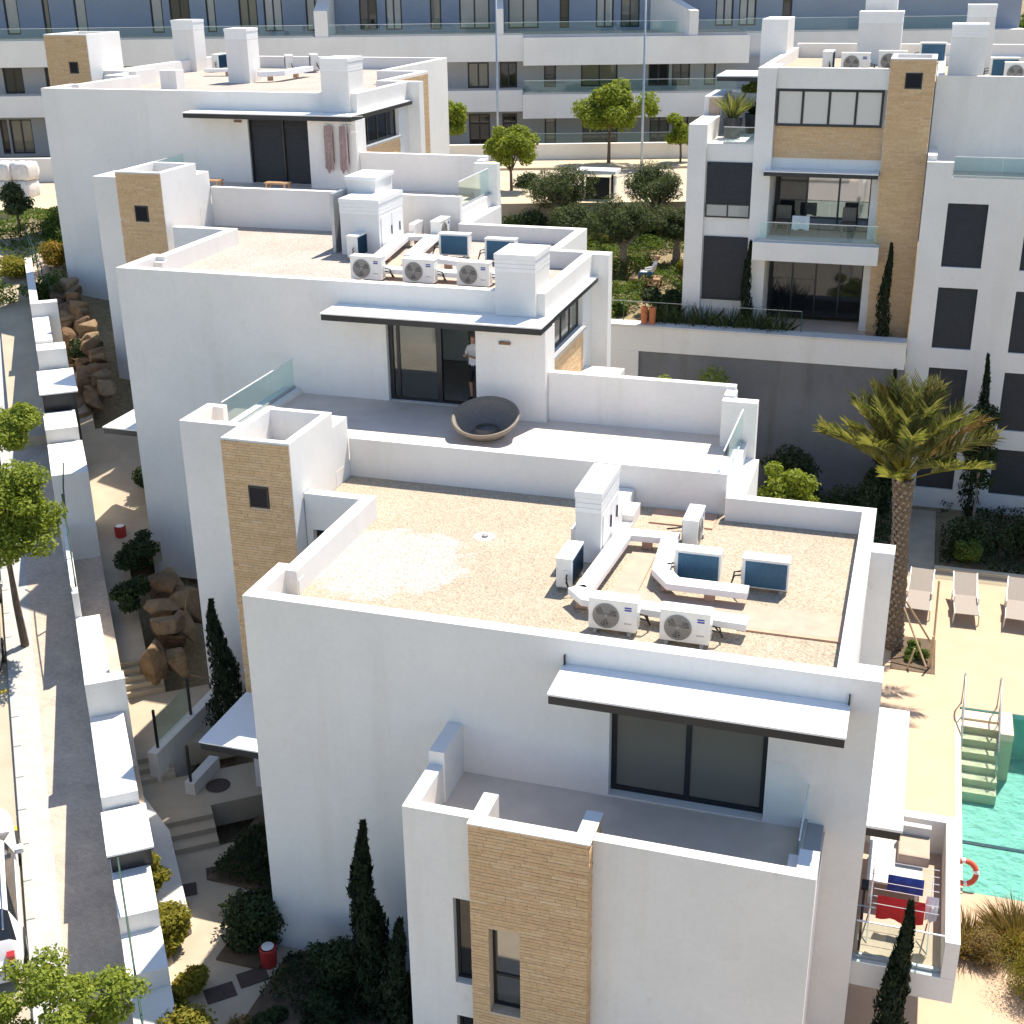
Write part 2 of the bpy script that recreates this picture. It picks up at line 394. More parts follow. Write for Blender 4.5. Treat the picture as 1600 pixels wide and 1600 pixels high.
def glazing(parent, M, x0, x1, z0, z1, n=2, fw=.07, dep=.16, glass='glass_dark', frame='dark_metal', name='window', fh=None, mids=()):
    """dark frame with n panes set dep behind the wall face; the panes are sub-parts"""
    f = MB(M); d0, d1 = dep, dep+.07; fh = fh or fw
    f.box(x0, x1, d0, d1, z0, z0+fh); f.box(x0, x1, d0, d1, z1-fh, z1)
    xs = [x0 + (x1-x0)*i/n for i in range(n+1)]
    for i, x in enumerate(xs):
        a = x if i == 0 else x-fw if i == n else x-fw/2
        f.box(a, a+fw, d0, d1, z0+fh, z1-fh)
    for zm in mids: f.box(x0+fw, x1-fw, d0+.005, d1-.005, zm-fw/2, zm+fw/2)
    w = f.build(name, frame, parent)
    for i in range(n):
        MB(M).box(xs[i]+(fw if i == 0 else fw/2), xs[i+1]-(fw if i == n-1 else fw/2), d0+.025, d0+.04, z0+fh, z1-fh).build('pane', glass[i] if isinstance(glass, list) else glass, w)
    return w
def shutter(parent, M, x0, x1, z0, z1, dep=.12, name='roller_shutter', mat='shutter'):
    """roller shutter of horizontal slats"""
    s = MB(M); n = max(3, int((z1-z0)/.09)); h = (z1-z0)/n
    for i in range(n): s.add([(x0, dep, z0+i*h), (x1, dep, z0+i*h), (x1, dep+.018, z0+(i+.94)*h), (x0, dep+.018, z0+(i+.94)*h), (x1, dep, z0+(i+1)*h), (x0, dep, z0+(i+1)*h)], [(0, 1, 2, 3), (3, 2, 4, 5)])
    return s.build(name, mat, parent)
def rail(parent, pts, z0, z1, npan=None, name='glass_railing', gap=.02, th=.02, clamp=True):
    """glass balustrade: panes with a steel foot channel"""
    foot = MB(); panes = []
    for a, b in zip(pts, pts[1:]):
        M, L = edge_frame(a, b); k = npan or max(1, round(L/1.3))
        foot.M = M; foot.box(0, L, -.03, .03, z0, z0+.07)
        for i in range(k): panes.append((M, L*i/k+gap/2, L*(i+1)/k-gap/2))
    f = foot.build(name, 'grey_metal', parent)
    for M, x0, x1 in panes: MB(M).box(x0, x1, -th/2, th/2, z0+.05, z1).build('pane', 'glass_rail', f)
    for a, b in zip(pts, pts[1:]):
        M, L = edge_frame(a, b); MB(M).box(0, L, -.012, .012, z1+.002, z1+.022).build('top_edge', 'white_metal', f)
    return f
def brick_rects(w, z0, z1, holes=(), L=.38, H=.062, j=.0065):
    out = []; n = int((z1-z0)/H + .5); H = (z1-z0)/n
    for r in range(n-1, -1, -1):
        a, b = z0+r*H, z0+(r+1)*H - j; x = -L*random.random()
        while x < w:
            l = L*random.uniform(.75, 1.15); segs = [(max(0, x), min(w, x+l-j))]
            for (h0, h1, g0, g1) in holes:
                if b > g0 and a < g1:
                    ns = []
                    for (p, q) in segs:
                        if q <= h0 or p >= h1: ns.append((p, q))
                        else:
                            if p < h0: ns.append((p, h0-.004))
                            if q > h1: ns.append((h1+.004, q))
                    segs = ns
            out += [(p, q, a, b) for p, q in segs if q-p > .03]; x += l
    return out
def brick_face(parent, M, w, z0, z1, holes=(), single=0, proud=.010, **kw):
    """brick facing: the first `single` bricks are objects of their own, the rest one joined part"""
    rects = brick_rects(w, z0, z1, holes, **kw); base = None
    m = MB(M)
    for k, (a, b, c, d) in enumerate(rects):
        e = proud*random.uniform(.6, 1.25)
        if k < single: MB(M).box(a, b, -e, .002, c, d).build('brick', 'brick', parent, weld=False)
        else: m.box(a, b, -e, .002, c, d)
    if m.v:
        o = m.build('brick_facing', 'brick', parent, weld=False); stuff(o)
def tower(root, x0, x1, y0, y1, z0, z1, win=None, brick=True, single=0, zb=None, holes=(), t=.17, pocket=.7):
    """stair tower: plaster shaft with a parapet ring on top and brick on its front"""
    ww = x1-x0; hs = [tuple(h) for h in holes]
    body(root, [(x0, y0), (x1, y0), (x1, y1), (x0, y1)], z0, z1, z1-pocket, t, {0: hs}, name='tower', roofname='tower_roof', roofmat='plaster_old')
    M = FR(x0, y0, 0, 0)
    if brick:
        zb = z0 if zb is None else zb
        bh = hs + ([win] if win else [])
        mo = MB(M); mo.panel(ww-.05, zb, z1-.05, [(a-.0, b, c, d) for a, b, c, d in bh], .02); 
        for i, v in enumerate(mo.v): mo.v[i] = (v[0]+.025, v[1]-.006, v[2])
        mo.build('mortar_bed', 'mortar', root)
        brick_face(root, FR(x0+.005, y0-.006, 0, 0), ww-.01, zb, z1-.045, bh, single)
    if win:
        a, b, c, d = win; w = MB(M); 
        for q in ((a, b, c, c+.04), (a, b, d-.04, d), (a, a+.04, c+.04, d-.04), (b-.04, b, c+.04, d-.04)): w.box(q[0], q[1], -.03, .0, q[2], q[3])
        f = w.build('small_window', 'dark_metal', root); MB(M).box(a+.04, b-.04, -.018, -.004, c+.04, d-.04).build('pane', 'glass_black', f)
def canopy(root, x0, x1, y0, y1, z0, z1, name='canopy'):
    """flat awning slab: dark steel fascia with a white sheet on top"""
    o = MB().box(x0, x1, y0, y1, z0, z1-.035).build(name, 'dark_metal', root, bevel=.006)
    MB().box(x0-.015, x1+.015, y0-.015, y1, z1-.033, z1).build('white_sheet', 'white_metal', o)
    return o
def chimney(root, x0, x1, y0, y1, z0, z1, name='chimney', lines=3):
    m = MB().box(x0, x1, y0, y1, z0, z1-.42); m2 = MB()
    c = m.build(name, 'plaster', root, bevel=.01)
    z = z1-.42
    for i in range(lines):
        h = .10; m2.box(x0-.004, x1+.004, y0-.004, y1+.004, z, z+h-.010); m2.box(x0+.01, x1-.01, y0+.01, y1-.01, z+h-.010, z+h); z += h
    m2.box(x0-.018, x1+.018, y0-.018, y1+.018, z, z1)
    m2.build('chimney_cap', 'white_metal', c); return c

# ------------------------------------------------------------------ ground
def build_ground():
    xs = np.unique(np.concatenate([np.arange(-140, -40, 5.), np.arange(-40, 40, 1.), np.arange(40, 141, 5.)])); ys = np.unique(np.concatenate([np.arange(-60, -8, 4.), np.arange(-8, 60, 1.), [27.45, 27.7], np.arange(60, 240, 5.)]))
    
    def low(x, y):
        s, t = sth(x, y)
        return .3 if t < -2.9 else 1.5 if t < 2.2 and -14 < s < 21 else .05
    V = np.array([(x, y, ground_z(x, y)-low(x, y)) for y in ys for x in xs]); nx = len(xs)
    def inpool(x, y): return 12.5 < x < 25 and 3 < y < 14
    F = [(j*nx+i, j*nx+i+1, (j+1)*nx+i+1, (j+1)*nx+i) for j in range(len(ys)-1) for i in range(nx-1) if not inpool((xs[i]+xs[i+1])/2, (ys[j]+ys[j+1])/2)]
    struct(npmesh('ground', V, np.array(F), 'ground_mat'))
build_ground()
def strip(name, mat, s0, s1, t0, t1, dz, n=1, th=0):
    m = MB()
    for i in range(n):
        a, b = s0+(s1-s0)*i/n, s0+(s1-s0)*(i+1)/n
        q = [S(a, t0, dz), S(a, t1, dz), S(b, t1, dz), S(b, t0, dz)]
        if th: m.prism([p[:2] for p in q], [p[2]-th for p in q], [p[2] for p in q])
        else: m.face(q)
    return m.build(name, mat)

# ================================================================== block A (nearest)
A = thing('apartment_block', 'nearest white flat-roofed block with gravel roof, front terrace and brick stair tower', 'building', (0, 0, 2.2), 'white terraced apartment blocks')
polyA = [(0, 0), (10.45, 0), (10.45, 7.03), (7.46, 7.03), (7.46, 7.044), (-1.03, 7.044), (-1.03, 4.66), (.22, 4.66), (.22, 1.42), (0, 1.42)]
doorA = (6.64, 9.24, 7.14, 9.33)
body(A, polyA, 1.6, 10.0, 9.5, .27, {0: [doorA], 6: [(.15, 1.0, 7.9, 9.2)]}, open_edges=(3, 4, 5))
MB().box(10.45, 10.88, 0, .5, 1.6, 10.0).build('corner_fin', 'plaster', A); MB().box(10.45, 10.88, 4.85, 5.28, 1.6, 10.0).build('corner_fin', 'plaster', A)
glazing(A, FR(0, 0, 0), *doorA, n=2, fw=.09, dep=.17, glass='glass_olive', name='sliding_door')
glazing(A, FR(-1.03, 4.66, 0), .15, 1.0, 7.9, 9.2, n=1, name='window')
canopy(A, 5.86, 10.43, -1.0, -.003, 9.36, 9.55)
for x in (5.87, 10.42): MB().box(x-.012, x+.012, -.06, -.003, 9.55, 9.72).build('canopy_bracket', 'dark_metal', A)
# terrace block in front
hw = [(.81, 1.2, 4.46, 6.21), (.81, 1.2, 2.0, 3.75)]
body(A, [(3.78, -2.2), (10.25, -2.2), (10.25, -.003), (3.78, -.003)], 1.6, 7.10, 7.10, .2, {0: hw}, name='terrace_block', roofname='terrace_floor', roofmat='terrace_tile', noparapet=True)
for z0, z1 in ((4.46, 6.21), (2.0, 3.75)): glazing(A, FR(3.78, -2.2, 0), .81, 1.2, z0, z1, n=1, fw=.05, dep=.14, glass='glass_dark')
for q in ((3.78, 4.99, -2.2, -2.0, 7.10, 7.83), (6.86, 10.25, -2.2, -2.0, 7.10, 7.83), (3.78, 4.02, -2.0, -.95, 7.10, 7.83), (3.78, 4.05, -.95, -.003, 7.10, 8.08), (9.95, 10.25, -2.0, -1.52, 7.10, 7.83), (9.80, 9.95, -2.0, -1.52, 7.10, 7.70)):
    MB().box(*q).build('terrace_parapet', 'plaster', A)
MB().box(9.86, 10.22, -1.52, -.01, 7.101, 7.24).build('terrace_ledge', 'plaster_gray', A)
rail(A, [(9.93, -1.5), (9.93, -.02)], 7.24, 7.95, 1)
# brick tower on the terrace front: a U of walls
M = FR(4.97, -2.43, 0); hb = [(.30, .82, 4.21, 5.93)]
u = MB(M); u.panel(1.93, 1.6, 7.9, hb, .30)
u2 = MB(); u2.box(4.97, 5.21, -2.22, -1.60, 7.10, 7.9); u2.box(6.66, 6.90, -2.22, -1.60, 7.10, 7.9); u2.box(4.97, 6.90, -2.42, -2.22, 7.84, 7.9)
u.face([(0, 0, 7.9), (1.93, 0, 7.9), (1.93, .21, 7.9), (0, .21, 7.9)]); u.face([(0, .23, 1.6), (0, 0, 1.6), (0, 0, 7.9), (0, .23, 7.9)]); u.face([(1.93, 0, 1.6), (1.93, .23, 1.6), (1.93, .23, 7.9), (1.93, 0, 7.9)])
u.face([(1.93, .21, 7.1), (0, .21, 7.1), (0, .21, 7.9), (1.93, .21, 7.9)])
u.build('tower_wall', 'mortar', A, weld=False)
u3 = MB(); u3.box(4.962, 5.21, -2.465, -1.60, 7.9, 7.925); u3.box(6.66, 6.93, -2.465, -1.60, 7.9, 7.925); u3.box(5.21, 6.66, -2.465, -2.20, 7.9, 7.925)
u3.build('tower_coping', 'plaster', A, bevel=.006, weld=False)
for q in ((4.97, 5.21), (6.66, 6.90)): MB().box(*q, -2.205, -1.60, 7.10, 7.898).build('tower_return', 'plaster', A)
brick_face(A, M, 1.93, 1.62, 7.895, hb, single=300)
brick_face(A, FR(6.90, -2.43, 0, R(90)), .82, 7.84, 7.895); brick_face(A, FR(6.90, -2.43, 0, R(90)), .22, 1.62, 7.83); brick_face(A, FR(6.90, -2.2, 0, R(90)), .60, 7.12, 7.83)
glazing(A, M, *hb[0], n=1, fw=.05, dep=.2, glass='glass_mirror', mids=(4.85,))
# side balcony over the pool
MB().box(10.46, 12.57, .2, 3.8, 3.95, 4.45).build('balcony_slab', 'plaster', A, bevel=.01)
bw = MB(); bw.box(12.33, 12.57, .2, 3.8, 4.45, 5.2); bw.box(10.6, 12.33, 3.58, 3.8, 4.45, 5.2); bw.build('balcony_parapet', 'plaster', A, bevel=.01, weld=False)
MB().box(10.46, 12.32, .42, 3.57, 4.451, 4.47).build('balcony_floor', 'terracotta_pale', A)
rail(A, [(10.9, .33), (12.32, .33)], 4.45, 5.2, 2)
MB().box(10.46, 11.42, .25, 4.0, 7.0, 7.17).build('balcony_canopy', 'dark_metal', A); MB().box(10.46, 11.45, .22, 4.02, 7.171, 7.22).build('balcony_canopy_sheet', 'white_metal', A)
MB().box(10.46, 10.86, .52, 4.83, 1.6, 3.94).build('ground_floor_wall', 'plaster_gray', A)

# ================================================================== blocks B and C
def unit(root, dx, dy, dz, xl, xcan, kind, zbase, top=12.87, yb=19.63):
    def T(p): return (p[0]+dx, p[1]+dy)
    X = lambda v: v+dx
    Y = lambda v: v+dy
    Z = lambda v: v+dz
    poly = [(xl, 11.38), (2.3, 11.38), (2.3, 16.5), (1.25, 16.5)] + ([(1.25, 19.63), (-2.7, 19.63), (-2.7, 19.644), (-11.0, 19.644)] if kind == 'B' else [(1.25, 21.0), (-.6, 21.0), (-.6, yb), (-12.4, yb), (-12.4, 19.2), (-11.0, 19.2)]) + [(-11.0, 16.85), (xl+.25, 16.85), (xl+.25, 13.2), (xl, 13.2)]
    door = (-1.85-xl, .72-xl, Z(9.86), Z(12.08))
    wnd = (.22, 3.65, Z(11.15), Z(12.10))
    body(root, [T(p) for p in poly], Z(3.95), Z(top), Z(12.4), .27, {0: [door], 1: [wnd]}, roofmat='gravel_pink', bottom=True, open_edges=(5, 6, 7) if kind == 'B' else ())
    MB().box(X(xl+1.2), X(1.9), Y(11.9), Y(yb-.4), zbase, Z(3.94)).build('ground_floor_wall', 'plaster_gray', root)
    MB().box(X(2.3), X(2.75), Y(16.05), Y(16.5), Z(3.95), Z(top)).build('corner_fin', 'plaster', root)
    # left terrace body, right terrace body
    body(root, [T(p) for p in ((-4.85, 6.3), (-1.05, 6.3), (-1.05, 11.377), (-4.85, 11.377))], zbase, Z(9.85), Z(9.85), .2, name='terrace_block', roofname='terrace_floor', roofmat='terrace_tile', noparapet=True)
    body(root, [T(p) for p in ((-1.047, 7.05), (7.42, 7.05), (7.42, 11.1), (2.6, 11.1), (2.6, 11.377), (-1.047, 11.377))], zbase, Z(9.85), Z(9.85), .2, name='terrace_block', roofname='terrace_floor', roofmat='terrace_tile', noparapet=True)
    wl_ = [(-4.85, -2.62, 6.3, 6.52, 9.85, 10.72), (-4.85, -4.6, 6.52, 7.4, 9.85, 10.72), (-4.85, -4.35, 7.4, 7.6, 9.85, 10.72), (-4.85, -4.3, 7.6, 11.375, 9.85, 9.97),
           (-1.045, 7.42, 7.05, 7.28, 9.85, 10.4), (7.18, 7.42, 7.28, 10.2, 9.85, 10.0), (2.5, 7.0, 10.95, 11.17, 9.85, 11.07), (6.8, 7.6, 10.2, 10.5, 9.0, 10.95), (6.8, 7.05, 10.5, 10.95, 9.85, 11.0), (7.42, 7.72, 7.3, 10.2, 8.6, 9.62), (2.31, 3.4, 11.2, 15.4, 9.7, 9.95)]
    for q in wl_: MB().box(X(q[0]), X(q[1]), Y(q[2]), Y(q[3]), Z(q[4]), Z(q[5])).build('terrace_parapet', 'plaster', root)
    tower(root, X(-2.6), X(-1.05), Y(4.2), Y(6.297), zbase, Z(11.25), win=(.55, 1.0, Z(9.77), Z(10.25)), zb=Z(5.2))
    MB().box(X(-1.62), X(-1.055), Y(6.3), Y(7.05), Z(9.85), Z(10.9)).build('stair_parapet', 'plaster', root)
    rail(root, [T((-4.5, 7.62)), T((-4.5, 11.36))], Z(9.97), Z(10.75), 3)
    rail(root, [T((7.3, 7.3)), T((7.3, 10.18))], Z(10.0), Z(10.8), 2)
    # projecting white box, canopy, chimney
    MB().box(X(.74), X(2.49), Y(10.72), Y(11.377), Z(9.85), Z(12.12)).build('corner_box', 'plaster', root, bevel=.008)
    MB().box(X(2.302), X(2.49), Y(11.377), Y(11.55), Z(9.95), Z(12.12)).build('corner_pier', 'plaster', root)
    canopy(root, X(xcan), X(2.49), Y(10.36), Y(11.377), Z(12.125), Z(12.31))
    canopy(root, X(2.305), X(2.47), Y(11.38), Y(16.04), Z(12.14), Z(12.30), 'side_canopy')
    chimney(root, X(1.1), X(2.1), Y(11.22), Y(12.5), Z(12.312), Z(13.8 if kind == 'B' else 14.05))
    Mr = FR(X(2.3), Y(11.38), 0, R(90))
    glazing(root, Mr, *wnd, n=4, fw=.06, dep=.12, glass='glass_olive' if kind == 'B' else 'glass_dark', name='side_window')
    MB(Mr).box(.2, 3.7, -.10, .1, Z(11.08), Z(11.148)).build('window_sill', 'sill', root)
    MB(Mr).box(.2, 3.7, -.012, 0, Z(9.96), Z(11.07)).build('mortar_bed', 'mortar', root)
    brick_face(root, FR(X(2.312), Y(11.58), 0, R(90)), 3.5, Z(9.96), Z(11.07))
    Mf = FR(X(xl), Y(11.38), 0)
    for x, zz in ((-2.35, 11.9), (1.35, 11.75)):
        MB().box(X(x), X(x+.28), Y(11.377-(.66 if x > 0 else 0)-.05), Y(11.377-(.66 if x > 0 else 0)), Z(zz), Z(zz+.07)).build('wall_lamp', 'brown_paint', root)
    return Mf, door, X, Y, Z

B = thing('apartment_block', 'middle white block with wicker chair terrace, open sliding door and gravel roof', 'building', (-3, 12, 4), 'white terraced apartment blocks')
MfB, dB, X, Y, Z = unit(B, 0, 0, 0, -9.45, -3.12, 'B', 2.6)
# glazed door: left leaf shut, right leaf slid open onto a lit room
fm = MB(MfB); a, b, c, d = dB
fm.box(a, b, .14, .26, c, c+.05); fm.box(a, b, .14, .26, d-.08, d); fm.box(a, a+.10, .14, .26, c+.05, d-.08); fm.box(b-.07, b, .14, .26, c+.05, d-.08)
mid = a+(b-a)*.53; fm.box(mid-.09, mid+.05, .14, .26, c+.05, d-.08); fm.box(a+.2, a+.28, .16, .2, c+.05, d-.08)
fB = fm.build('sliding_door', 'dark_metal', B); MB(MfB).box(a+.10, mid-.09, .19, .205, c+.05, d-.08).build('pane', 'glass_clear', fB)
rm = MB(); x0, x1, y0, y1, z0, z1 = -3.2, 2.15, 11.63, 15.6, 9.86, 12.2
rm.face([(x0, y1, z0), (x1, y1, z0), (x1, y1, z1), (x0, y1, z1)]); rm.face([(x0, y0, z0), (x0, y1, z0), (x0, y1, z1), (x0, y0, z1)]); rm.face([(x0, y0, z1), (x1, y0, z1), (x1, y1, z1), (x0, y1, z1)])
rm.face([(x1, y0, z0), (x1, y0, z1-1.05-.0), (x1, y1, z1-1.05), (x1, y1, z0)])
rm.build('room_wall', 'interior', B)
MB().face([(x0, y0, z0), (x1, y0, z0), (x1, y1, z0), (x0, y1, z0)]).build('room_floor', 'interior_floor', B)
MB().box(-2.6, -1.0, 15.2, 15.58, 9.87, 11.6).build('wardrobe', 'plaster_old', B)

Cb = thing('apartment_block', 'farther white block with closed dark shutters and clothes hung on its terrace', 'building', (-13, 25, 7), 'white terraced apartment blocks')
MfC, dC, XC, YC, ZC = unit(Cb, -10.15, 12.62, 3.22, -10.05, -3.75, 'C', 5.2, top=12.92, yb=28.4)
shutter(Cb, MfC, dC[0]+.02, dC[1]-.04, dC[2]+.02, dC[3]-.05, dep=.13)
ms = MB(MfC); a, b, c, d = dC
for q in ((a, a+.05, c, d), (b-.05, b, c, d), ((a+b)/2-.03, (a+b)/2+.03, c, d)): ms.box(q[0], q[1], .07, .128, q[2], q[3])
ms.build('shutter_frame', 'dark_metal', Cb)
# rear part of C: raised brick-cornered parapet and the next stair tower
MB(FR(-8.898, 29.2, 0, R(90))).box(0, 4.35, -.012, 0, 9.0, 16.0).build('mortar_bed', 'mortar', Cb)
brick_face(Cb, FR(-8.886, 29.2, 0, R(90)), 4.35, 10.5, 16.05)
tower(Cb, -24.1, -22.1, 30.0, 32.4, 9, 17.65, win=(1.05, 1.45, 16.15, 16.6), zb=13.5)
MB().box(-22.1, -20.6, 30.9, 32.4, 15.5, 16.2).build('rear_ledge', 'plaster', Cb)

# ================================================================== roof equipment
def make_ac():
    r = thing('air_conditioner', 'x', 'air conditioner', (0, 0, 0))
    MB().box(-.42, .42, -.15, .15, .07, .64).build('casing', 'ac_white', r, bevel=.018)
    MB().box(-.43, .43, -.16, .16, .62, .655).build('lid', 'ac_white', r, bevel=.012)
    for x in (-.3, .3): MB().box(x-.03, x+.03, -.17, .17, 0, .069).build('foot', 'grey_metal', r)
    cx, cz, rr = -.11, .345, .235
    Mx = Matrix.Translation((cx, -.151, cz)) @ Matrix.Rotation(R(90), 4, 'X')
    MB(Mx).lathe([(0, .004), (rr, .004)], 28).build('fan_recess', 'ac_grille', r)
    g = MB(Mx)
    for k in range(1, 8):
        q = rr*k/7.2; g.lathe([(q-.004, .012), (q+.004, .012), (q+.004, .018), (q-.004, .018), (q-.004, .012)], 28)
    for k in range(8):
        t = k*math.pi/8; g.add([(math.cos(t)*rr-math.sin(t)*.004, math.sin(t)*rr+math.cos(t)*.004, .02), (math.cos(t)*rr+math.sin(t)*.004, math.sin(t)*rr-math.cos(t)*.004, .02), (-math.cos(t)*rr+math.sin(t)*.004, -math.sin(t)*rr-math.cos(t)*.004, .02), (-math.cos(t)*rr-math.sin(t)*.004, -math.sin(t)*rr+math.cos(t)*.004, .02)], [(0, 1, 2, 3)])
    fg = g.build('fan_grille', 'ac_grille', r, weld=False)
    f = MB(Mx)
    for k in range(3):
        t = k*2.094; f.add([(0, 0, .006), (math.cos(t)*.2, math.sin(t)*.2, .006), (math.cos(t+.5)*.21, math.sin(t+.5)*.21, .010), (math.cos(t+.9)*.16, math.sin(t+.9)*.16, .010)], [(0, 1, 2, 3)])
    f.lathe([(0, .013), (.05, .013), (.05, .006)], 12); f.build('fan_blades', 'ac_dark', fg, weld=False)
    mk = MB()
    for z0, z1 in ((.52, .548), (.475, .505)): mk.box(.215, .335, -.1535, -.15, z0, z1)
    mk.build('logo', 'ac_mark', r, weld=False)
    lt = MB()
    for k in range(5): lt.box(.21+k*.026, .228+k*.026, -.153, -.15, .22, .248)
    lt.build('lettering', 'ac_letter', r, weld=False)
    cb = MB().box(-.39, .36, .15, .156, .10, .60).build('coil', 'ac_coil_blue', r)
    fin = MB()
    for k in range(26): fin.box(-.385+k*.029, -.381+k*.029, .156, .164, .105, .595)
    fin.build('fins', 'ac_coil', cb, weld=False)
    MB().box(.42, .437, -.02, .12, .2, .42).build('valve_cover', 'ac_white', r)
    for q in (.26, .34): MB().tube([(.44, .06, q), (.56, .08, q-.02), (.60, .16, .10), (.52, .42, .05), (.40, .60, .06)], .016, 6).build('hose', 'hose', r, smooth=True)
    return r
acp = make_ac(); AC_USED = [False]
def ac(x, y, z, rz, label, sc=1):
    g = 'rooftop air conditioners'
    if not AC_USED[0]:
        AC_USED[0] = True; o = acp; o.location = (x, y, z); o.rotation_euler = (0, 0, R(rz)); o['label'] = label; o['group'] = g; o.scale = (sc,)*3; return o
    return copy_tree(acp, None, label, g, (x, y, z), R(rz), sc)
ac(6.36, 1.42, 9.51, 0, 'fan-side air conditioner at left end of front pair on nearest roof')
ac(7.62, 1.33, 9.51, 0, 'fan-side air conditioner at right end of front pair on nearest roof')
ac(5.13, 3.08, 9.51, -90, 'air conditioner turned sideways left of white chimney on nearest roof')
ac(7.42, 3.76, 9.51, 180, 'air conditioner showing dark coil inside the white duct bend on nearest roof')
ac(8.66, 3.74, 9.51, 180, 'air conditioner showing dark coil at the open end of duct on nearest roof')
ac(7.03, 5.45, 9.51, 90, 'small-looking air conditioner against the terrace wall behind nearest roof')
for i, (x, l) in enumerate(((-3.15, 'leftmost of three fan-side air conditioners along middle roof edge'), (-1.68, 'centre one of three fan-side air conditioners along middle roof edge'), (-.18, 'rightmost of three fan-side air conditioners, beside front chimney on middle roof'))): ac(x, 13.45, 12.41, 0, l, 1.05)
ac(-4.62, 16.2, 12.41, -90, 'air conditioner with bright blue coil beside tall chimney on middle roof', 1.05)
ac(-1.92, 16.9, 12.41, 180, 'air conditioner showing dark coil beyond the duct loop on middle roof', 1.05)
ac(-.42, 16.5, 12.41, 180, 'air conditioner showing dark coil behind front chimney on middle roof', 1.05)
ac(-3.1, 18.9, 12.41, 90, 'air conditioner close to the parapet behind middle roof', 1.05)
def duct(label, pts, z, w=.34, h=.13):
    """white cable duct on small feet"""
    r = thing('cable_duct', label, 'duct', (*pts[0], z)); m = MB(); n = len(pts); L = []; Q = []
    for i, p in enumerate(pts):
        p = Vector(p); a = (p-Vector(pts[i-1])).normalized() if i else None; b = (Vector(pts[i+1])-p).normalized() if i < n-1 else None
        a = a or b; b = b or a; t = (a+b).normalized(); nn = Vector((-t.y, t.x)); k = w/2/max(.5, nn.dot(Vector((-a.y, a.x))))
        L.append(p+nn*k); Q.append(p-nn*k)
    vs = [(*q, z) for q in L] + [(*q, z) for q in Q] + [(*q, z+h) for q in L] + [(*q, z+h) for q in Q]
    fs = []
    for i in range(n-1): fs += [(2*n+i, 3*n+i, 3*n+i+1, 2*n+i+1), (i, i+1, n+i+1, n+i), (i, 2*n+i, 2*n+i+1, i+1), (n+i, n+i+1, 3*n+i+1, 3*n+i)]
    fs += [(0, n, 3*n, 2*n), (n-1, 3*n-1, 4*n-1, 2*n-1)]
    m.add(vs, fs); m.build('cover', 'white_metal', r, bevel=.01)
    for a, b in zip(pts, pts[1:]):
        c = (Vector(a)+Vector(b))/2; MB().box(c.x-.09, c.x+.09, c.y-.09, c.y+.09, z-.18, z).build('foot', 'terracotta', r)
duct('white cable duct looping from chimney round to rear units on nearest roof', [(5.60, 2.3), (5.76, 4.95), (6.66, 5.0), (6.78, 3.45), (7.08, 3.02), (8.44, 3.02)], 9.69)
duct('straight white cable duct behind the front pair of units on nearest roof', [(5.45, 2.32), (5.75, 1.98), (8.6, 1.82)], 9.69)
duct('white cable duct loop in front of dark coils on middle roof', [(-3.35, 13.9), (-3.95, 18.0), (-3.1, 18.2), (-2.75, 15.6), (-.35, 14.9)], 12.6, .4)
duct('straight white cable duct behind three units on middle roof', [(-3.3, 13.85), (.3, 13.85)], 12.58, .4)
def slab(name, label, cat, mat, x0, x1, y0, y1, z0, z1, extra=()):
    r = thing(name, label, cat, ((x0+x1)/2, (y0+y1)/2, z0)); MB().box(x0, x1, y0, y1, z0, z1).build('slab', mat, r, bevel=.006)
    for e in extra: MB().box(*e[:6]).build(e[7], e[6], r)
    return r
slab('service_walkway', 'flat terracotta walkway crossing gravel to right parapet of nearest roof', 'walkway', 'terracotta_pale', 5.9, 10.17, 2.12, 3.0, 9.5, 9.535, [(5.98, 6.45, 3.0, 4.7, 9.5, 9.534, 'terracotta_pale', 'side_slab'), (8.4, 10.17, 2.02, 2.12, 9.5, 9.533, 'terracotta', 'edge_tiles'), (5.98, 7.3, 6.2, 6.95, 9.5, 9.533, 'terracotta', 'rear_slab')])
slab('service_walkway', 'pale walkway among three fan units on middle roof', 'walkway', 'terracotta_pale', -3.0, 1.9, 13.3, 14.3, 12.4, 12.435, [(-3.5, -2.9, 14.3, 18, 12.4, 12.434, 'terracotta_pale', 'side_slab')])
def riser(label, x0, x1, y0, y1, z0, z1, steps):
    r = thing('roof_riser', label, 'chimney', ((x0+x1)/2, (y0+y1)/2, z0)); chimney(r, x0, x1, y0, y1, z0, z1, 'shaft')
    Mr = FR(x1, y0, 0, R(90)); L = y1-y0; dr = MB(Mr); dr.box(.15, L*.48, -.02, 0, z0+.15, z1-.5); dr.box(L*.52, L-.15, -.02, 0, z0+.15, z1-.5)
    d = dr.build('door', 'white_metal', r, weld=False); MB(Mr).box(L*.46, L*.475, -.05, -.02, z0+.5, z0+.75).build('handle', 'dark_metal', d); MB(Mr).box(L*.8, L*.815, -.05, -.02, z0+.5, z0+.75).build('handle', 'dark_metal', d)
    for q in steps: MB().box(*q).build('step', 'plaster', r)
    return r
riser('tall white service riser with doors in middle of nearest roof', 5.0, 5.5, 3.98, 5.5, 9.5, 10.97, [(4.75, 5.0, 4.6, 5.6, 9.5, 9.9), (5.5, 5.72, 5.2, 6.6, 9.5, 9.62), (5.5, 5.72, 5.9, 6.6, 9.62, 9.76), (5.0, 5.5, 5.51, 7.0, 9.5, 9.9)])
rb = riser('tall white two-level service riser with doors on middle roof', -5.25, -4.05, 16.45, 18.3, 12.4, 14.0, [(-4.0, -3.8, 18.0, 19.3, 12.4, 12.7), (-4.0, -3.8, 18.6, 19.3, 12.7, 12.95)])
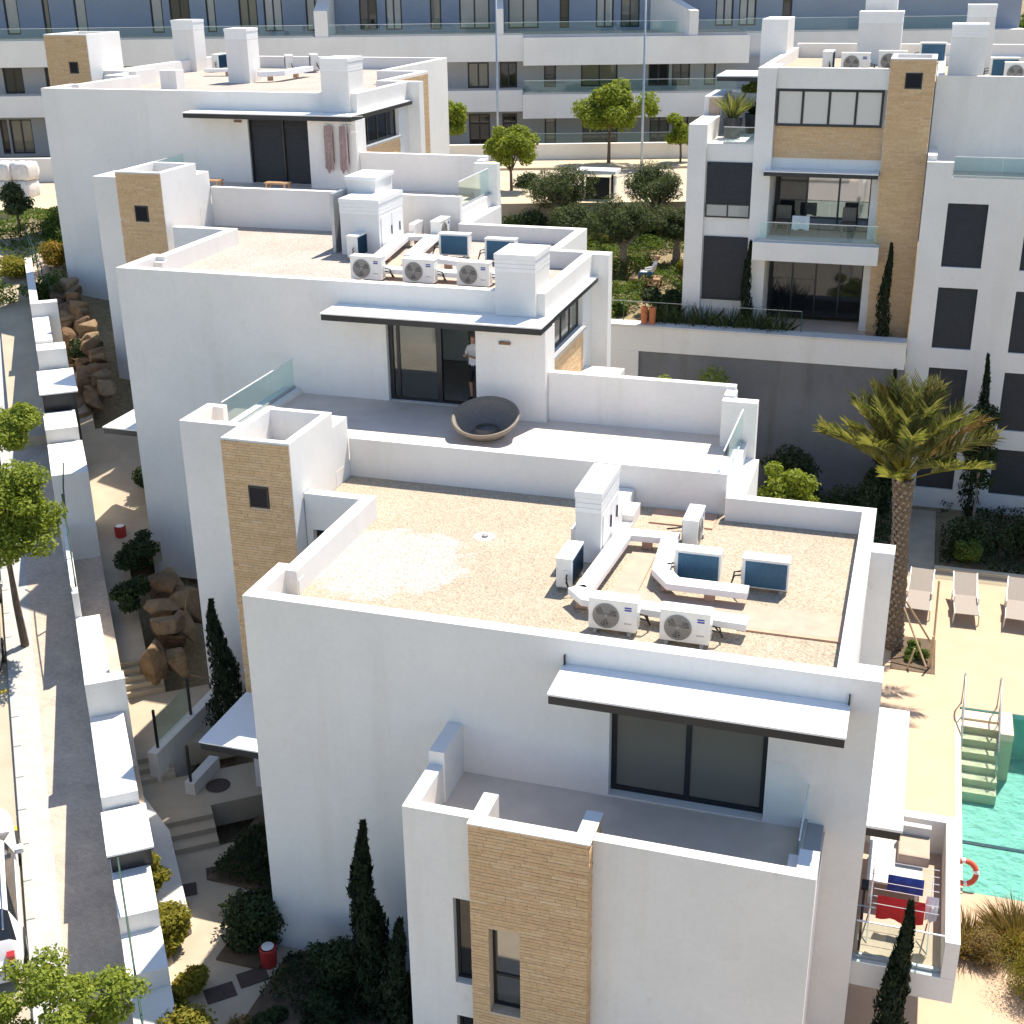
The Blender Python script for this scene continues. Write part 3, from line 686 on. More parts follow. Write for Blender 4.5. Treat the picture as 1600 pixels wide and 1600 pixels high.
MB().box(-5.5, -4.6, 17.6, 18.9, 12.4, 14.35).build('upper_shaft', 'plaster', rb); MB().box(-5.55, -4.55, 17.55, 18.95, 14.35, 14.45).build('upper_cap', 'white_metal', rb)
MB().box(-5.6, -5.5, 16.6, 18.6, 12.4, 14.1).build('side_panel', 'grey_metal', rb)
for x0, x1, y0, y1, z1, l in ((-23.1, -22.0, 38.2, 39.2, 17.85, 'left one of two tall white chimneys on farther roof'), (-17.5, -16.5, 32.9, 33.9, 17.75, 'right one of two tall white chimneys on farther roof'),):
    r = thing('roof_chimney', l, 'chimney', ((x0+x1)/2, (y0+y1)/2, 15.6), 'chimneys on the farther roof'); chimney(r, x0, x1, y0, y1, 15.6, z1, 'shaft')
ac(-21.0, 38.6, 15.67, -90, 'air conditioner with blue coil between two chimneys on farther roof', 1.1)
ac(-20.3, 39.9, 15.67, -90, 'air conditioner with teal coil behind right chimney on farther roof', 1.1)
ac(-17.3, 38.2, 15.67, -60, 'left one of two leaning grey units right of chimneys on farther roof', 1.1); ac(-16.4, 38.9, 15.67, -60, 'right one of two leaning grey units right of chimneys on farther roof', 1.1)
duct('curved white duct running over rubble on farther roof', [(-16.3, 33.3), (-15.6, 34.0), (-15.5, 36.5)], 15.85, .4, .2)
duct('short white duct left of right chimney on farther roof', [(-20.3, 36.0), (-18.3, 36.4)], 15.8, .4)
slab('roof_vent', 'small white box vent at front edge of farther roof', 'vent', 'plaster', -17.9, -17.2, 28.3, 28.9, 15.6, 16.45)
slab('roof_vent', 'small white block in front left corner of nearest roof', 'vent', 'plaster', .28, .5, 1.2, 1.42, 9.5, 9.8)
slab('roof_vent', 'small white block in front left corner of middle roof', 'vent', 'plaster', -9.15, -8.9, 12.75, 13.0, 12.4, 12.75)
dr = thing('roof_drain', 'round roof drain with pale ring of bare roofing on nearest roof', 'drain', (2.94, 4.63, 9.5))
MB().lathe([(.0, .012), (.17, .010), (.22, .003)], 24, (2.94, 4.63, 9.5)).build('collar', 'plaster_old', dr, weld=False)
MB().lathe([(.07, .012), (.07, .05), (0, .06)], 12, (2.96, 4.62, 9.5)).build('dome_grate', 'ac_grille', dr, weld=False)
an = thing('tv_antenna', 'thin roof antenna standing on the terrace of farther block', 'antenna', (-7.85, 23.0, 13.1))
a3 = MB().tube([(-7.85, 23.0, 13.1), (-7.85, 23.0, 15.6)], .015, 5)
for z, l in ((15.5, .5), (15.25, .45), (15.0, .4)): a3.tube([(-7.85, 23.0, z), (-7.85+l, 23.3, z)], .01, 4)
a3.build('mast', 'grey_metal', an, weld=False)

for pts, l in (([(5.3, 3.3), (5.6, 3.5), (5.45, 3.75), (5.52, 4.0)], 'short black cable between sideways unit and riser on nearest roof'), ([(-2.6, 13.1), (-2.0, 13.2), (-1.2, 13.05), (-.7, 13.15)], 'thin black cable along front units of middle roof')):
    z = 9.52 if pts[0][0] > 0 else 12.43; q = [Vector((*p, z+.02)) for p in pts]; c = MB(); sm_ = []
    for i in range(len(q)-1):
        p0, p1, p2, p3 = q[max(0, i-1)], q[i], q[i+1], q[min(len(q)-1, i+2)]
        for k in range(6): t = k/6; sm_.append(.5*((2*p1)+(p2-p0)*t+(2*p0-5*p1+4*p2-p3)*t*t+(3*p1-p0-3*p2+p3)*t**3))
    tag(c.tube(sm_+[q[-1]], .014, 5).build('roof_cable', 'hose' if 'black' in l else 'grey_metal'), l, 'cable')

# ================================================================== block D (right, beyond the pool)
D = thing('apartment_block', 'white and brick apartment block with dark roller shutters beyond the pool', 'building', (9, 30, 2))
# left wing (stands on the upper garden)
piers = [(2.55, 3.2, 28.9, 32, 5, 14.85), (4.85, 5.48, 28.85, 31, 5, 16.75)]
for x0, x1, y0, y1, z0, z1 in piers: MB().box(x0, x1, y0, y1, z0, z1).build('pier', 'plaster', D, bevel=.01)
MB().box(3.2, 4.85, 29.05, 33, 5, 14.15).build('bay_wall', 'plaster', D)
for z0, z1, sh in ((11.65, 13.58, 12.15), (8.75, 10.98, 8.75)):
    shutter(D, FR(0, 29.05, 0), 3.24, 4.83, sh, z1, dep=-.05)
    if sh > z0: glazing(D, FR(0, 29.05, 0), 3.24, 4.83, z0, sh-.004, n=2, fw=.05, dep=-.08, glass='glass_milk')
    else: MB().box(3.24, 4.83, 28.95, 29.0, z0-.06, z0).build('window_sill', 'dark_metal', D)
MB().box(2.56, 3.2, 32.0, 34.6, 5, 15.5).build('rear_wall', 'plaster', D)
tb = MB(); tb.box(3.3, 4.8, 33.4, 33.7, 14.15, 15.5); tb.build('terrace_rear_wall', 'plaster', D)
MB().box(3.2, 4.85, 29.06, 29.2, 14.15, 14.2).build('terrace_edge', 'plaster', D)
rail(D, [(3.75, 29.12), (4.84, 29.12)], 14.2, 14.75, 1)
MB().box(2.75, 3.15, 31.9, 31.99, 14.4, 15.45).build('brick_pier', 'terracotta_pale', D)
# centre: parapet band, long window, brick panel, canopy, loggias
MB().box(5.48, 9.16, 29.0, 29.3, 16.08, 16.75).build('parapet_band', 'plaster', D)
MB().box(5.48, 9.16, 29.12, 34, 13.4, 16.07).build('upper_wall', 'plaster', D)
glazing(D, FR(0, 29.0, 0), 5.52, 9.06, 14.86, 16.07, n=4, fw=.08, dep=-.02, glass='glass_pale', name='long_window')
MB().box(5.5, 9.13, 29.1, 29.118, 13.78, 14.84).build('mortar_bed', 'mortar', D); brick_face(D, FR(5.5, 29.1, 0), 3.62, 13.78, 14.84)
canopy(D, 5.3, 9.12, 28.35, 29.1, 13.25, 13.42)
MB().box(5.1, 9.38, 28.1, 29.4, 10.38, 11.02).build('balcony_slab', 'plaster', D, bevel=.01)
rail(D, [(5.3, 28.3), (9.3, 28.3)], 11.02, 11.68, 4)
MB().box(5.48, 9.16, 31.0, 34, 5, 13.4).build('loggia_rear_wall', 'interior', D)
MB().box(8.9, 9.16, 29.4, 31.0, 5, 13.24).build('loggia_side_wall', 'plaster', D)
MB().box(5.48, 9.16, 29.4, 31.0, 10.6, 11.02).build('loggia_floor', 'terrace_tile', D)
glazing(D, FR(0, 30.7, 0), 5.5, 8.88, 11.03, 13.1, n=3, fw=.07, dep=0, glass=['glass_dark', 'glass_mirror', 'glass_mirror'], name='sliding_door')
glazing(D, FR(0, 30.4, 0), 5.5, 8.88, 7.9, 10.3, n=4, fw=.07, dep=0, glass='glass_dark', name='sliding_door')
MB().box(5.48, 9.16, 28.9, 31.0, 7.4, 7.75).build('ground_terrace', 'terrace_tile', D)
# main roof of the wing
MB().box(5.1, 10.64, 29.3, 40, 16.2, 16.35).build('roof', 'gravel', D)
MB().box(4.85, 5.1, 31, 40, 13.4, 16.75).build('side_parapet', 'plaster', D); MB().box(4.0, 5.0, 36, 38.4, 15.5, 18.0).build('stair_housing', 'plaster', D, bevel=.01)
MB().box(5.0, 16, 40, 40.3, 9, 16.9).build('rear_parapet', 'plaster', D)
MB().box(2.9, 4.85, 32.5, 35, 16.0, 16.15).build('side_canopy', 'dark_metal', D); MB().box(2.88, 4.85, 32.48, 35, 16.151, 16.2).build('side_canopy_sheet', 'white_metal', D)
# brick tower
tower(D, 9.16, 10.62, 28.75, 31.0, 5, 17.1, win=(.52, 1.06, 16.15, 16.65), zb=7.2, pocket=.5)
# right wing down to the pool garden
lows = []
for zt, zb in ((12.62, 10.5), (9.8, 7.68), (6.98, 4.9), (4.2, 2.5)):
    for x0, x1 in ((11.46, 12.74), (13.95, 15.3), (16.5, 17.8)): lows.append((x0-10.66, x1-10.66, zb, zt))
body(D, [(10.66, 28.0), (19, 28.0), (19, 33), (10.66, 33)], 1.6, 13.35, 13.35, .2, {0: lows}, name='lower_wall', roofname='terrace_floor', roofmat='terrace_tile', noparapet=True)
for a, b, c, d in lows: shutter(D, FR(10.66, 28.0, 0), a, b, c, d, dep=.1)
MB().box(10.66, 11.5, 28.0, 28.3, 13.35, 13.93).build('terrace_parapet', 'plaster', D); MB().box(10.66, 10.95, 28.3, 30.3, 13.35, 14.1).build('terrace_side_parapet', 'plaster', D)
MB().box(11.5, 19, 28.0, 28.15, 13.35, 13.45).build('terrace_kerb', 'plaster', D); rail(D, [(11.52, 28.08), (19, 28.08)], 13.45, 14.1, 5)
body(D, [(10.66, 30.3), (20, 30.3), (20, 40), (10.66, 40)], 13.35, 16.45, 16.1, .25, {0: [(3.15, 6.0, 13.45, 15.6)]}, name='upper_wall')
glazing(D, FR(10.66, 30.3, 0), 3.15, 6.0, 13.45, 15.6, n=2, fw=.09, dep=.1, glass='glass_dark', name='sliding_door')
def rchim(label, x0, x1, y0, y1, z0, z1):
    r = thing('roof_chimney', label, 'chimney', ((x0+x1)/2, (y0+y1)/2, z0), 'chimneys on the right-hand roof'); chimney(r, x0, x1, y0, y1, z0, z1, 'shaft')
rchim('wide white chimney standing directly right of the brick tower top', 11.0, 12.15, 31.0, 32.2, 16.1, 18.05)
rchim('white chimney behind the wide one right of brick tower', 11.5, 12.5, 36.0, 37.0, 16.1, 18.5)
rchim('broad white chimney with two small vents near top of picture', 7.6, 9.2, 36.5, 37.7, 16.35, 18.25)
rchim('white chimney with cap farthest back above broad vented chimney', 7.7, 8.9, 38.2, 39.2, 16.35, 19.1)
ac(7.9, 31.2, 16.36, 0, 'fan-side air conditioner standing left of brick tower on right-hand roof', 1.15); ac(9.1, 32.4, 16.36, 0, 'air conditioner half hidden behind brick tower on right-hand roof', 1.15)
ac(6.9, 32.2, 16.36, -90, 'small air conditioner with dark hose at left on right-hand roof', 1.15); ac(13.3, 31.3, 16.1, 0, 'fan-side air conditioner at right edge of picture on right-hand roof', 1.15); ac(12.9, 33.5, 16.1, 180, 'air conditioner showing dark coil at right picture edge on right-hand roof', 1.15)
ac(10.4, 37.5, 16.36, 180, 'air conditioner with pale blue lid between the white chimneys on right-hand roof', 1.15)

# ================================================================== block E (rear, across the back street)
EM = FR(CAM.x, CAM.y, 0, -yaw)
def EW(a, d, z): return EM @ Vector((a, d, z))
E_ = thing('apartment_block', 'long rear block with white balcony bands, blue-grey walls and glass railings', 'building', tuple(EW(-5, 80, 9.5)))
def eb(name, mat, a0, a1, d0, d1, z0, z1, bev=0): return MB(EM).box(a0, a1, d0, d1, z0, z1).build(name, mat, E_, bevel=bev)
eb('upper_band', 'plaster', -34, .95, 78, 82, 14.92, 16.33, .01); eb('upper_band', 'plaster', .952, 13.6, 77.5, 82, 14.72, 16.2, .01); eb('upper_band', 'plaster', 13.602, 30, 80, 84, 14.72, 16.2, .01)
eb('lower_band', 'plaster', -34, .9, 78, 80.5, 12.2, 13.37, .01); eb('lower_band', 'plaster', .902, 16, 77.5, 80.5, 11.85, 13.17, .01)
eb('roof_terrace', 'terrace_tile', -34, 13.5, 78.1, 81.9, 16.205, 16.335)
mid = [(-29.02, -27.88), (-26.6, -25.6), (-2.24, -1.02), (-.39, .61), (2.16, 2.86), (4.3, 6.41), (8.19, 9.37), (9.55, 10.59), (11.41, 12.07)]
low = [(-29.67, -29.22), (-29.1, -27.8), (-2.23, -1.0), (-.28, .58), (2.19, 2.87), (4.4, 6.47), (8.34, 9.47), (9.66, 10.6)]
top = [(-29.11, -28.3), (-26.89, -26.49), (-25.05, -24.35), (-20.63, -19.92), (-19.52, -18.34), (-17.41, -16.86), (-15.5, -14.42), (-14.06, -12.98), (-11.62, -10.55), (-8.52, -7.48), (-7.0, -6.04), (-4.41, -3.75), (-2.71, -.94), (.13, 1.91), (3.13, 3.69), (5.24, 6.28), (6.68, 7.79), (12.2, 13.24), (13.57, 14.57), (16.09, 16.65)]
def ewall(name, mat, d, z0, z1, wins, wz0, wz1, glass):
    M = EM @ Matrix.Translation((-34, d, 0))
    MB(M).panel(64, z0, z1, [(a+34, b+34, wz0, wz1) for a, b in wins], .2).build(name, mat, E_)
    for k, (a, b) in enumerate(wins): glazing(E_, M, a+34, b+34, wz0, wz1, n=2 if b-a > .9 else 1, fw=.09, dep=.12, glass=glass[k % len(glass)])
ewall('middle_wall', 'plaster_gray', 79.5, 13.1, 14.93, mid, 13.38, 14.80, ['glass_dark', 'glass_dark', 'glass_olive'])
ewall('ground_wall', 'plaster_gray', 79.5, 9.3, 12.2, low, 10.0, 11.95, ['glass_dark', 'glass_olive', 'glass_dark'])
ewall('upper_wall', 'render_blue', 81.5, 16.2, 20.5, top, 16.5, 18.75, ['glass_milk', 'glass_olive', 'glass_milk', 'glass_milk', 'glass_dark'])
eb('rear_mass', 'render_blue', -34, 30, 82.2, 92, 9, 20.4)
for k in range(8): eb('roof_overhang', 'plaster', -34+k*8, -34+k*8+7.99, 79.3, 92, 20.5, 20.9)
for a, w in ((-.54, .4), (-10.7, .75)):
    M = EM; f = MB(M); f.prism([(a, 78.05), (a+w, 78.05), (a+w, 81.4), (a, 81.4)], 16.34, [17.7, 17.7, 18.6, 18.6]); f.build('divider_wall', 'plaster', E_)
f = MB(EM); f.prism([(10.2, 77.6), (10.7, 77.6), (9.0, 81.4), (8.4, 81.4)], 16.21, [17.5, 17.5, 18.6, 18.6]); f.build('divider_wall', 'plaster', E_)
for a0, a1, d in ((-34, -10.8, 78.1), (-9.9, -.6, 78.1), (-.1, .94, 78.1), (.96, 10.1, 78.6), (10.8, 13.5, 78.6), (13.7, 28, 80.1)):
    p0, p1 = EW(a0, d, 0), EW(a1, d, 0); rail(E_, [(p0.x, p0.y), (p1.x, p1.y)], 16.34 if a0 < .9 else 16.21, 16.95, max(1, int((a1-a0)/2)))
for a0, a1 in ((.98, 3.2), (3.2, 8.2), (8.2, 13)):
    p0, p1 = EW(a0, 77.6, 0), EW(a1, 77.6, 0); rail(E_, [(p0.x, p0.y), (p1.x, p1.y)], 13.18, 13.9, 2); rail(E_, [(p0.x, p0.y), (p1.x, p1.y)], 10.4, 11.0, 2)

# garden wall, back street
gw = thing('garden_wall', 'long low white wall along the far pavement in front of rear block', 'wall', tuple(EW(3, 74, 9.6)))
MB(EM).box(-3.8, 16, 74, 74.25, 9.2, 10.82).build('wall', 'plaster', gw); MB(EM).box(-3.83, 16, 73.97, 74.28, 10.82, 10.88).build('coping', 'plaster', gw)
MB(EM).box(-7, -3.83, 75, 75.25, 9.2, 10.5).build('wall_end', 'plaster', gw)
gw2 = thing('garden_wall', 'short white wall behind white sacks at upper left', 'wall', tuple(EW(-23, 69, 9.6))); MB(EM).box(-32, -21, 69, 69.3, 9.2, 11.1).build('wall', 'plaster', gw2)
struct(MB(EM).box(-60, 60, 62, 71, 9.0, 9.93).build('back_street', 'asphalt')); struct(MB(EM).box(-60, 60, 71, 74, 9.0, 10.05).build('far_pavement', 'path_pale')); struct(MB(EM).box(-60, 60, 60.2, 62, 9.0, 10.02).build('near_pavement', 'path_pale'))

# ================================================================== retaining wall and upper garden
rw = thing('retaining_wall', 'tall grey concrete retaining wall with white coping below the upper garden', 'wall', (5, 27.5, 1.8))
MB().box(-5, 10.64, 27.45, 27.75, 1.6, 7.0).build('wall', 'concrete', rw); MB().box(-5, 10.64, 27.36, 27.9, 7.0, 7.9).build('upper_band', 'plaster', rw)
MB().box(-5, 1.3, 27.33, 27.45, 1.6, 7.0).build('white_end', 'plaster', rw)
MB().box(-5, 10.64, 27.3, 27.98, 7.9, 7.97).build('coping', 'plaster_old', rw)
wf = thing('wire_fence', 'thin wire fence on top of the retaining wall', 'fence', (4, 27.8, 7.97))
fz = MB()
for x in np.arange(-1, 7.1, .8): MB().box(x-.012, x+.012, 27.85, 27.875, 7.97, 8.72).build('post', 'green_paint', wf)
MB().box(-1, 7, 27.855, 27.87, 8.7, 8.715).build('top_wire', 'grey_metal', wf)

# ================================================================== pool terrace
struct(MB().box(10.5, 13.0, -8, 14.2, 1.6, 1.9).build('pool_deck', 'deck_stone')); struct(MB().box(13.0, 30, -8, 6.0, 1.6, 1.9).build('pool_deck', 'deck_stone'))
struct(MB().box(10.5, 30, 14.2, 22.2, 1.6, 1.9).build('pool_deck', 'deck_stone')); struct(MB().box(13.0, 30, 13.75, 14.2, 1.6, 1.9).build('pool_deck', 'deck_stone'))
pool = thing('swimming_pool', 'turquoise swimming pool with corner steps on the right', 'pool', (16, 10, .5))
b = MB(); x0, x1, y0, y1, zb, zt = 13.005, 26, 6.005, 13.745, .55, 1.899
b.face([(x0, y0, zb), (x1, y0, zb), (x1, y1, zb), (x0, y1, zb)]); b.face([(x0, y0, zb), (x0, y1, zb), (x0, y1, zt), (x0, y0, zt)]); b.face([(x0, y1, zb), (x1, y1, zb), (x1, y1, zt), (x0, y1, zt)]); b.face([(x1, y0, zb), (x0, y0, zb), (x0, y0, zt), (x1, y0, zt)]); b.face([(x1, y1, zb), (x1, y0, zb), (x1, y0, zt), (x1, y1, zt)])
b.build('basin', 'pool_tile', pool)
MB().box(13.01, 25.9, 9.6, 9.72, .552, .57).build('step_shadow_line', 'ac_coil', pool)  # dark strip that paints the pool step's shadow on the basin floor
for i in range(6): MB().box(13.01, 13.98, 13.3-.32*i-.3, 13.3-.32*i+.02, .56, 1.78-.19*i).build('step', 'pool_coping', pool)
MB().box(13.01, 13.98, 13.32, 13.74, .56, 1.84).build('step', 'pool_coping', pool)
MB().box(13.985, 14.3, 12.6, 13.74, .56, 1.93).build('step_wall', 'pool_coping', pool)
MB().box(12.86, 13.02, 5.9, 13.2, 1.901, 1.925).build('coping', 'pool_coping', pool)
struct(MB().face([(13.001, 6.001, 1.74), (25.99, 6.001, 1.74), (25.99, 13.74, 1.74), (13.001, 13.74, 1.74)]).build('pool_water', 'water'))
for x, l in ((13.04, 'left steel handrail curving down pool corner steps'), (13.93, 'right steel handrail curving down pool corner steps')):
    h = thing('pool_handrail', l, 'handrail', (x, 13.6, 1.9), 'pool step handrails')
    MB().tube([(x, 13.95, 1.9), (x, 13.95, 2.75), (x, 13.8, 2.88), (x, 13.5, 2.85), (x, 12.2, 1.95), (x, 12.0, 1.75), (x, 11.95, 1.0)], .022, 7).build('tube', 'grey_metal', h, smooth=True)
    MB().tube([(x, 13.2, 2.62), (x, 13.2, 1.5)], .016, 6).build('baluster', 'grey_metal', h)
ring = thing('life_ring', 'orange red life ring hanging by the pool corner', 'life ring', (12.93, 6.1, 2.0))
rs = thing('ring_post', 'short post carrying the life ring by the pool corner', 'post', (12.8, 6.2, 1.9)); MB().tube([(12.8, 6.25, 1.9), (12.8, 6.25, 2.75)], .025, 6).build('pole', 'white_metal', rs)
def torus(M, R0, r0, n=20, k=8, a0=0, a1=2*math.pi):
    vs = []; fs = []; full = abs(a1-a0-2*math.pi) < 1e-6
    for i in range(n if full else n+1):
        t = a0+(a1-a0)*i/n
        for j in range(k):
            q = 2*math.pi*j/k; rr = R0+r0*math.cos(q); vs.append((rr*math.cos(t), rr*math.sin(t), r0*math.sin(q)))
    N = n
    for i in range(N):
        for j in range(k): fs.append((i*k+j, ((i+1) % n if full else i+1)*k+j, ((i+1) % n if full else i+1)*k+(j+1) % k, i*k+(j+1) % k))
    return MB(M).add(vs, fs)
Mr = Matrix.Translation((13.02, 6.18, 2.25)) @ Matrix.Rotation(R(62), 4, 'X') 
torus(Mr, .24, .06).build('ring', 'orange_ring', ring, smooth=True)
for k in range(4): torus(Mr, .24, .063, 3, 8, k*math.pi/2, k*math.pi/2+.3).build('white_band', 'white_metal', ring, smooth=True)

def lounger(label, x, y, rz):
    r = thing('sun_lounger', label, 'sun lounger', (0, 0, 0), 'sun loungers on the pool terrace')
    s = MB(); s.add([(-.3, -.95, .34), (.3, -.95, .34), (.3, .25, .34), (-.3, .25, .34), (-.3, -.95, .36), (.3, -.95, .36), (.3, .25, .36), (-.3, .25, .36)], [(3, 2, 1, 0), (4, 5, 6, 7), (0, 1, 5, 4), (1, 2, 6, 5), (2, 3, 7, 6), (3, 0, 4, 7)])
    s.build('seat', 'lounger_mesh', r)
    bk = MB(); bk.add([(-.3, .26, .34), (.3, .26, .34), (.3, 1.0, .70), (-.3, 1.0, .70), (-.3, .25, .36), (.3, .25, .36), (.3, .99, .72), (-.3, .99, .72)], [(3, 2, 1, 0), (4, 5, 6, 7), (0, 1, 5, 4), (1, 2, 6, 5), (2, 3, 7, 6), (3, 0, 4, 7)]); bk.build('backrest', 'lounger_mesh', r)
    for sx in (-.32, .32): MB().tube([(sx, -.97, .35), (sx, .25, .35), (sx, 1.02, .71)], .02, 6).build('side_rail', 'lounger_frame', r)
    for sx in (-.32, .32):
        for sy in (-.8, .5): MB().tube([(sx, sy, .35), (sx*1.05, sy-.04, 0)], .02, 6).build('leg', 'lounger_frame', r)
        MB().tube([(sx, -.25, .36), (sx, -.25, .52), (sx, .2, .52)], .016, 6).build('armrest', 'lounger_frame', r)
    r.location = (x, y, 1.9); r.rotation_euler = (0, 0, rz); r.scale = (1.08,)*3
lounger('taupe sun lounger nearest the palm trunk', 11.82, 19.5, R(-2)); lounger('taupe sun lounger in the middle of the row', 13.15, 19.55, R(2)); lounger('taupe sun lounger farthest from palm, at right picture edge', 14.65, 19.6, R(-3))
# path and beds beyond the deck
struct(MB().box(11.0, 12.25, 22.2, 27.4, 1.5, 1.88).build('garden_path', 'walk_tile')); struct(MB().box(12.25, 30, 22.2, 22.4, 1.5, 2.02).build('bed_kerb', 'pool_coping'))
struct(MB().box(11.15, 12.35, 15.3, 17.35, 1.5, 1.915).build('palm_bed', 'soil'))

# ================================================================== street side
struct(strip('street', 'asphalt', -30, 37, -16, -4.62, -.10, 8)); struct(strip('kerb', 'kerb_stone', -30, 37, -4.615, -4.455, .0, 8, .25)); KB = bpy.data.objects['kerb']
for i in range(26):
    q = [S(-6+i+.008, -4.62), S(-6+i+.008, -4.45), S(-5+i-.008, -4.45), S(-5+i-.008, -4.62)]; MB().prism([p[:2] for p in q], [p[2]-.2 for p in q], [p[2]+.02 for p in q]).build('kerb_stone', 'kerb_stone', KB, bevel=.012)
struct(strip('pavement', 'paving', -30, 37, -3.98, -2.0, 0, 8)); struct(strip('pavement_strip', 'kerb_stone', -30, 37, -4.45, -3.98, .002, 8))
struct(strip('far_kerb', 'kerb_stone', -30, 37, -16.2, -16, .02, 8, .25)); struct(strip('far_side', 'path_pale', -30, 37, -30, -16.2, 0, 8))
for s, l in ((4.55, 'yellow parking mark on the road beside the white car'), (9.05, 'yellow parking mark farther up the road')):
    o = MB(); q = [S(s, -4.95, -.096), S(s, -4.65, -.096), S(s+.16, -4.65, -.096), S(s+.16, -4.95, -.096)]; q2 = [S(s, -6.6, -.096), S(s, -4.65, -.096), S(s+.14, -4.65, -.096), S(s+.14, -6.6, -.096)]
    tag(o.face(q2).build('road_marking', 'yellow_paint'), l, 'road marking', 'yellow parking marks')
# stepped boundary wall: each block flat-topped, running along the street
wall = thing('boundary_wall', 'stepped white boundary wall running uphill along the pavement', 'wall', S(2, -2.5))
def wblock(s0, s1, z, t0=-2.87, t1=-2.15, zb=None, mat='plaster', name='wall_block'):
    q = [S(s0, t0), S(s0, t1), S(s1, t1), S(s1, t0)]; zb = zb if zb is not None else q[0][2]-.8
    return MB().prism([p[:2] for p in q], zb, z).build(name, mat, wall, bevel=.01)
wblock(-9, -1.6, 3.35); wblock(-1.6, -.45, 3.75); wblock(-.45, 2.32, 4.15, zb=1.5); wblock(2.4, 5.62, 4.9); wblock(5.64, 5.98, 5.72, t1=-2.02); wblock(5.98, 9.4, 5.55, t1=-2.3)
wblock(9.42, 13.8, 6.2, -2.87, -2.72); wblock(13.9, 16.6, 7.65, -2.95, -2.0); wblock(16.65, 18.3, 8.05, -2.95, -2.05); wblock(21.1, 21.9, 9.2, t1=-2.0); wblock(21.92, 25.2, 9.3, t1=-2.35); wblock(25.2, 25.6, 9.75, t1=-2.0); wblock(25.62, 34, 9.6, t1=-2.6)
def cabinet(label, s0, s1, z0, z1, t0=-2.9, t1=-2.05):
    r = thing('letterbox_cabinet', label, 'cabinet', S(s0, t0, z0), 'wall cabinets with white lids')
    q = [S(s0, t0), S(s0, t1), S(s1, t1), S(s1, t0)]; c = Vector(((q[0][0]+q[2][0])/2, (q[0][1]+q[2][1])/2))
    MB().prism([tuple(c+(Vector(p[:2])-c)*.9) for p in q], z0, z1-.1).build('box', 'dark_metal', r)
    MB().prism([p[:2] for p in q], z1-.09, z1-.04).build('lid_edge', 'dark_metal', r); MB().prism([tuple(c+(Vector(p[:2])-c)*1.03) for p in q], z1-.04, z1).build('lid', 'white_metal', r)
    return r
cabinet('white lidded dark cabinet set in boundary wall beside the white car', .85, 2.3, 4.152, 4.62); cabinet('white lidded dark cabinet higher up the boundary wall', 18.4, 20.9, 7.0, 8.6, -2.95, -1.9)
gp = thing('handrail', 'dark green tube handrail along the lower boundary wall', 'handrail', S(-1, -2.75, 2))
MB().tube([(*S(-6, -2.72)[:2], 3.6), (*S(-1.7, -2.72)[:2], 4.0), (*S(-.4, -2.72)[:2], 4.4), (*S(.8, -2.72)[:2], 4.55)], .02, 6).build('tube', 'green_paint', gp)
gp2 = thing('handrail', 'dark green tube handrail by the tall white wall block uphill', 'handrail', S(12, -2.75, 2))
MB().tube([(*S(9.6, -2.75)[:2], 6.4), (*S(11.6, -2.75)[:2], 6.9), (*S(13.5, -2.7)[:2], 7.4), (*S(13.85, -2.6)[:2], 8.0)], .02, 6).build('tube', 'green_paint', gp2)
for s in (9.8, 11.6, 13.3): MB().tube([(*S(s, -2.75)[:2], 6.19), (*S(s, -2.75)[:2], 6.4+(s-9.6)*.25)], .025, 6).build('post', 'green_paint', gp2)
# inner walk: platforms and steps
def plat(name, s0, s1, t0, t1, za, zb, mat='walk_tile', th=.6):
    q = [S(s0, t0), S(s0, t1), S(s1, t1), S(s1, t0)]; return struct(MB().prism([p[:2] for p in q], [za-th, za-th, zb-th, zb-th], [za, za, zb, zb]).build(name, mat))
plat('walkway', -12, 3.5, -2.14, 1.5, 2.0, 2.36); plat('walkway', 4.55, 5.9, -2.14, .6, 2.72, 2.74); plat('walkway', 6.7, 9.3, -2.14, .5, 3.08, 3.12); plat('walkway', 10.0, 14.6, -2.6, -1.3, 3.85, 5.0); plat('walkway', 14.6, 19.0, -2.6, .3, 5.0, 6.1); plat('walkway', 20.2, 37, -4.0, -1.5, 6.75, 9.75); plat('walkway', 19.0, 20.2, -2.6, .3, 6.1, 6.75)
def stair(label, s0, s1, t0, t1, z0, z1, n):
    r = thing('staircase', label, 'stairs', S(s0, t0, 0))
    for i in range(n):
        a = s0+(s1-s0)*i/n; q = [S(a, t0), S(a, t1), S(s1+.01, t1), S(s1+.01, t0)]; z = z0+(z1-z0)*(i+1)/n
        MB().prism([p[:2] for p in q], z-(z1-z0)/n-.05, z).build('step', 'walk_tile', r)
stair('lowest flight of grey steps in the shaded walk beside nearest block', 3.5, 4.56, -1.75, -.6, 2.36, 2.72, 3); stair('second flight of grey steps next to glass railing', 5.9, 6.72, -2.1, -1.2, 2.74, 3.08, 3); stair('upper flight of grey steps left of the boulders', 9.3, 10.02, -2.1, -1.0, 3.12, 3.85, 5)
lw = thing('low_wall', 'low white wall with glass between dark posts beside the steps', 'wall', (-4.9, 4.7, 3.2))
MB().box(-5.05, -4.8, 3.7, 6.6, 2.2, 3.5).build('wall', 'plaster_old', lw)
for y in (3.95, 5.45): MB().box(-4.95, -4.9, y-.025, y+.025, 3.5, 4.5).build('post', 'dark_metal', lw)
MB().box(-4.93, -4.92, 4.0, 5.4, 3.55, 4.3).build('pane', 'glass_rail', lw)
